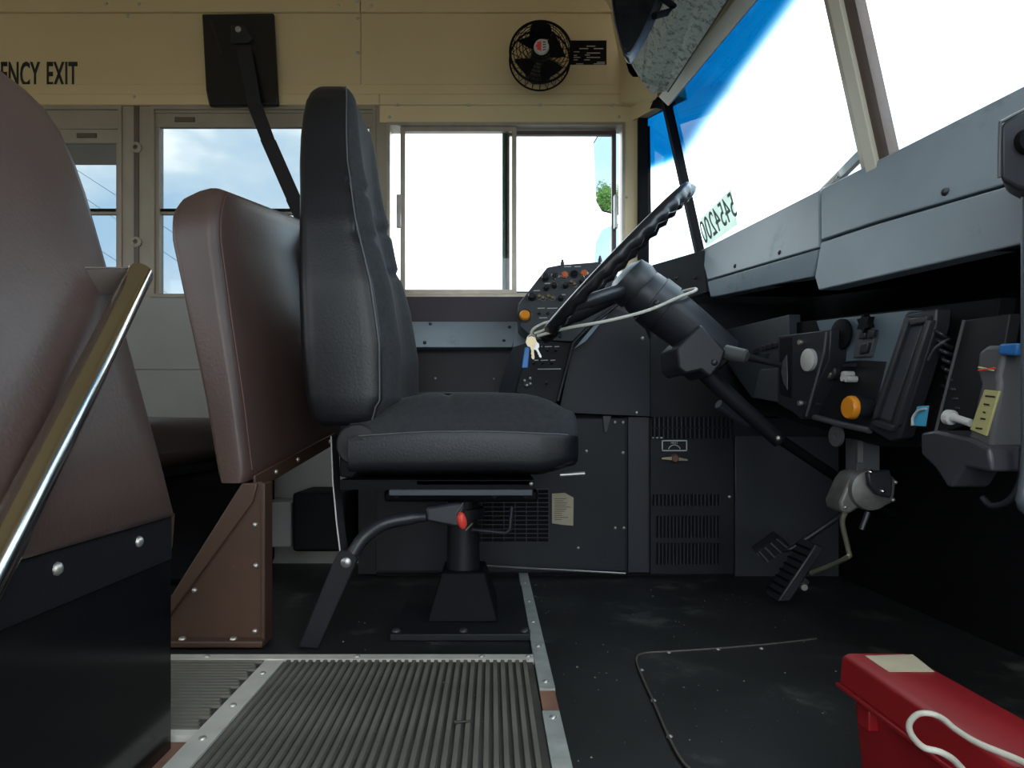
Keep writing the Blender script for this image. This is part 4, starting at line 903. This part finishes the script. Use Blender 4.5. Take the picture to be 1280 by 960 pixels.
# wiper outside the glass
wp = thing('windscreen_wiper', 'wiper arm resting outside the windscreen beside the centre post', 'wiper', wsp(1.5, .98, .03))
wa, wbq = RP(1026, 244, wsp(1.5,1.0,.035), nw), RP(1078, 192, wsp(1.5,1.0,.035), nw)
MB().bar(wa, wbq, .022, .012, nw).build('blade_arm', mat('wiper_brown', (.22,.17,.14), .5), wp, bevel=.002)
MB().bar(wa.lerp(wbq,.55) - nw*.007, wbq - nw*.007, .016, .004, nw).build('tag', mat('wiper_tag', (.5,.5,.48), .5), wp)
MB().bar(wa.lerp(wbq,.2) - nw*.008, wa.lerp(wbq,.5) - nw*.008, .008, .004, nw).build('rubber', softblk, wp)

# outside mirrors and the tree they show
mc = P(757, 247, 2.6); dv = (mc - V((0,0,H))).normalized(); rv = V((-.83, .55, .045)).normalized(); mn = (rv - dv).normalized()
om = thing('outside_mirror', 'tall flat outside mirror showing sky and a green tree', 'mirror', mc)
q = [RP(u, v, mc, mn) for u, v in ((742,180),(749,168),(768,164),(800,162),(802,268),(768,266),(752,262),(745,250))]
MB().prism(q, -mn * .004).build('mirror_glass', mirror, om)
cq = sum(q, V()) / len(q)
MB().prism([cq + (p - cq) * 1.06 - mn * .004 for p in q], -mn * .03).build('housing', softblk, om)
MB().tube([cq - mn*.03, cq - mn*.09 + V((0,0,.35))], .012, 8).build('arm', darkbolt, om)
mc2 = P(757, 310, 2.6)
om2 = thing('outside_mirror', 'small lower outside mirror showing only pale sky', 'mirror', mc2)
mn2 = (V((-.80,.50,.32)).normalized() - dv).normalized()
q = [RP(u, v, mc2, mn2) for u, v in ((743,325),(745,302),(752,288),(768,281),(800,278),(800,350),(744,350))]
MB().prism(q, -mn2 * .004).build('mirror_glass', mirror, om2)
cq2 = sum(q, V()) / len(q)
MB().prism([cq2 + (p - cq2) * 1.04 - mn2 * .004 for p in q], -mn2 * .03).build('housing', softblk, om2)
MB().tube([cq2 - mn2*.03, cq2 - mn2*.09 + V((0,0,-.3))], .012, 8).build('arm', darkbolt, om2)
tcn = mc + rv * 70; tree = thing('tree', 'leafy green tree seen only as a reflection in the outside mirror', 'tree', V((tcn.x, tcn.y, -1.0)))
lf = MB()
for i in range(2600):
    d = V((random.gauss(0,1), random.gauss(0,1), random.gauss(0,1))).normalized(); r = 1.6 * random.random() ** .4
    bump_ = 1 + .25 * math.sin(5 * d.x + 3 * d.z) * math.cos(4 * d.y)
    c = tcn + V((d.x, d.y, d.z * 1.25)) * r * bump_ + V((0, 0, -.6)); n_ = V((random.gauss(0,1), random.gauss(0,1), random.gauss(0,1))).normalized(); a = n_.orthogonal().normalized() * .13; b = n_.cross(a) * .6
    lf.add([c - a, c + b, c + a, c - b], [(0,1,2,3)])
lf.build('foliage', leafm, tree)
MB().tube([V((tcn.x, tcn.y, -1)), V((tcn.x, tcn.y, tcn.z - 1.2))], [.22, .12], 8).build('trunk', barkm, tree)
# overhead wires beyond the passenger windows
for i, (a, b) in enumerate((((100,215),(300,345)), ((110,250),(300,380)), ((90,290),(260,400)))):
    MB().tube([P(a[0]-300, a[1]-190, 18), P(a[0], a[1], 18), P(b[0], b[1], 18), P(b[0]+600, b[1]+330, 18)], .006, 5).build('overhead_wire', ink, label='thin overhead wire crossing the sky beyond the passenger windows', cat='wire', group='overhead wires')

# things stowed behind the driver seat
MB().box(P(365, 616, 1.98), P(432, 690, 1.98) + V((0, .2, 0))).build('black_box', softblk, bevel=.01, label='black box on the floor behind the driver seat', cat='box')
MB().prism([P(330,628,2.1), P(364,628,2.1), P(364,684,2.1), P(330,684,2.1)], (0,.13,0)).build('grey_box', greywall, bevel=.003, label='low grey box against the wall beside the black box', cat='box')

MB().box((-1.5, 1.92, 0), (-.712, 2.245, .318)).build('bench_shade_box', softblk, bevel=.02, label='added black box in place of the shade under the passenger bench', cat='housing')  # added black box, stands in for the shade under the bench

# ------------------------------------------------------------------ red case on the floor
rc_ = thing('red_case', 'red plastic emergency case with paper label and white handle on the floor', 'case', (.51, .70, 0))
x0, x1, y0, y1 = .462, .556, .46, .905
MB().prism([V((x0 + .026, y0, 0)), V((x1 - .006, y0, 0)), V((x1 - .004, y0, .094)), V((x0 + .016, y0, .094))], (0, y1 - y0 - .006, 0)).build('body', red, rc_, bevel=.004)
MB().box((x0 + .034, y0, .094), (x1 - .004, y1 - .012, .107)).build('gap', mat('shaded_red', (.05,.004,.005), .6), rc_)  # darker red: shade between lid and body put into the colour
ld = MB().prism([V((x0, y0, .112)), V((x1, y0, .112)), V((x1 - .002, y0, .148)), V((x1 - .008, y0, .1525)), V((x0 + .012, y0, .1525)), V((x0 + .003, y0, .148))], (0, y1 - y0, 0)).build('lid', red, rc_, bevel=.003)
MB().box((x0 - .004, y0, .107), (x1 + .003, y1 + .003, .113)).build('lid_flange', red, rc_, bevel=.002)
MB().box((x0 + .006, .845, .074), (x0 + .020, .872, .107)).build('clasp', red, rc_, bevel=.002)
MB().prism([PZ(1081,820,.1530), PZ(1141,818.5,.1530), PZ(1168,840,.1530), PZ(1111,840,.1530)], (0,0,.0006)).build('paper_label', paper, rc_)
hh = [PZ(1210,970,.158), PZ(1192,950,.158), PZ(1175,940,.16), PZ(1154,934,.161), PZ(1139,918,.162), PZ(1137,904,.162), PZ(1147,893,.161), PZ(1162,892,.161), PZ(1178,898,.16), PZ(1195,912,.158), PZ(1225,930,.157), PZ(1276,951,.157), PZ(1320,975,.157)]
MB().tube(smooth_path(hh, 5), .0030, 10).build('wire_handle', mat('white_coated_wire', (.62,.58,.48), .4), rc_, smooth=60)
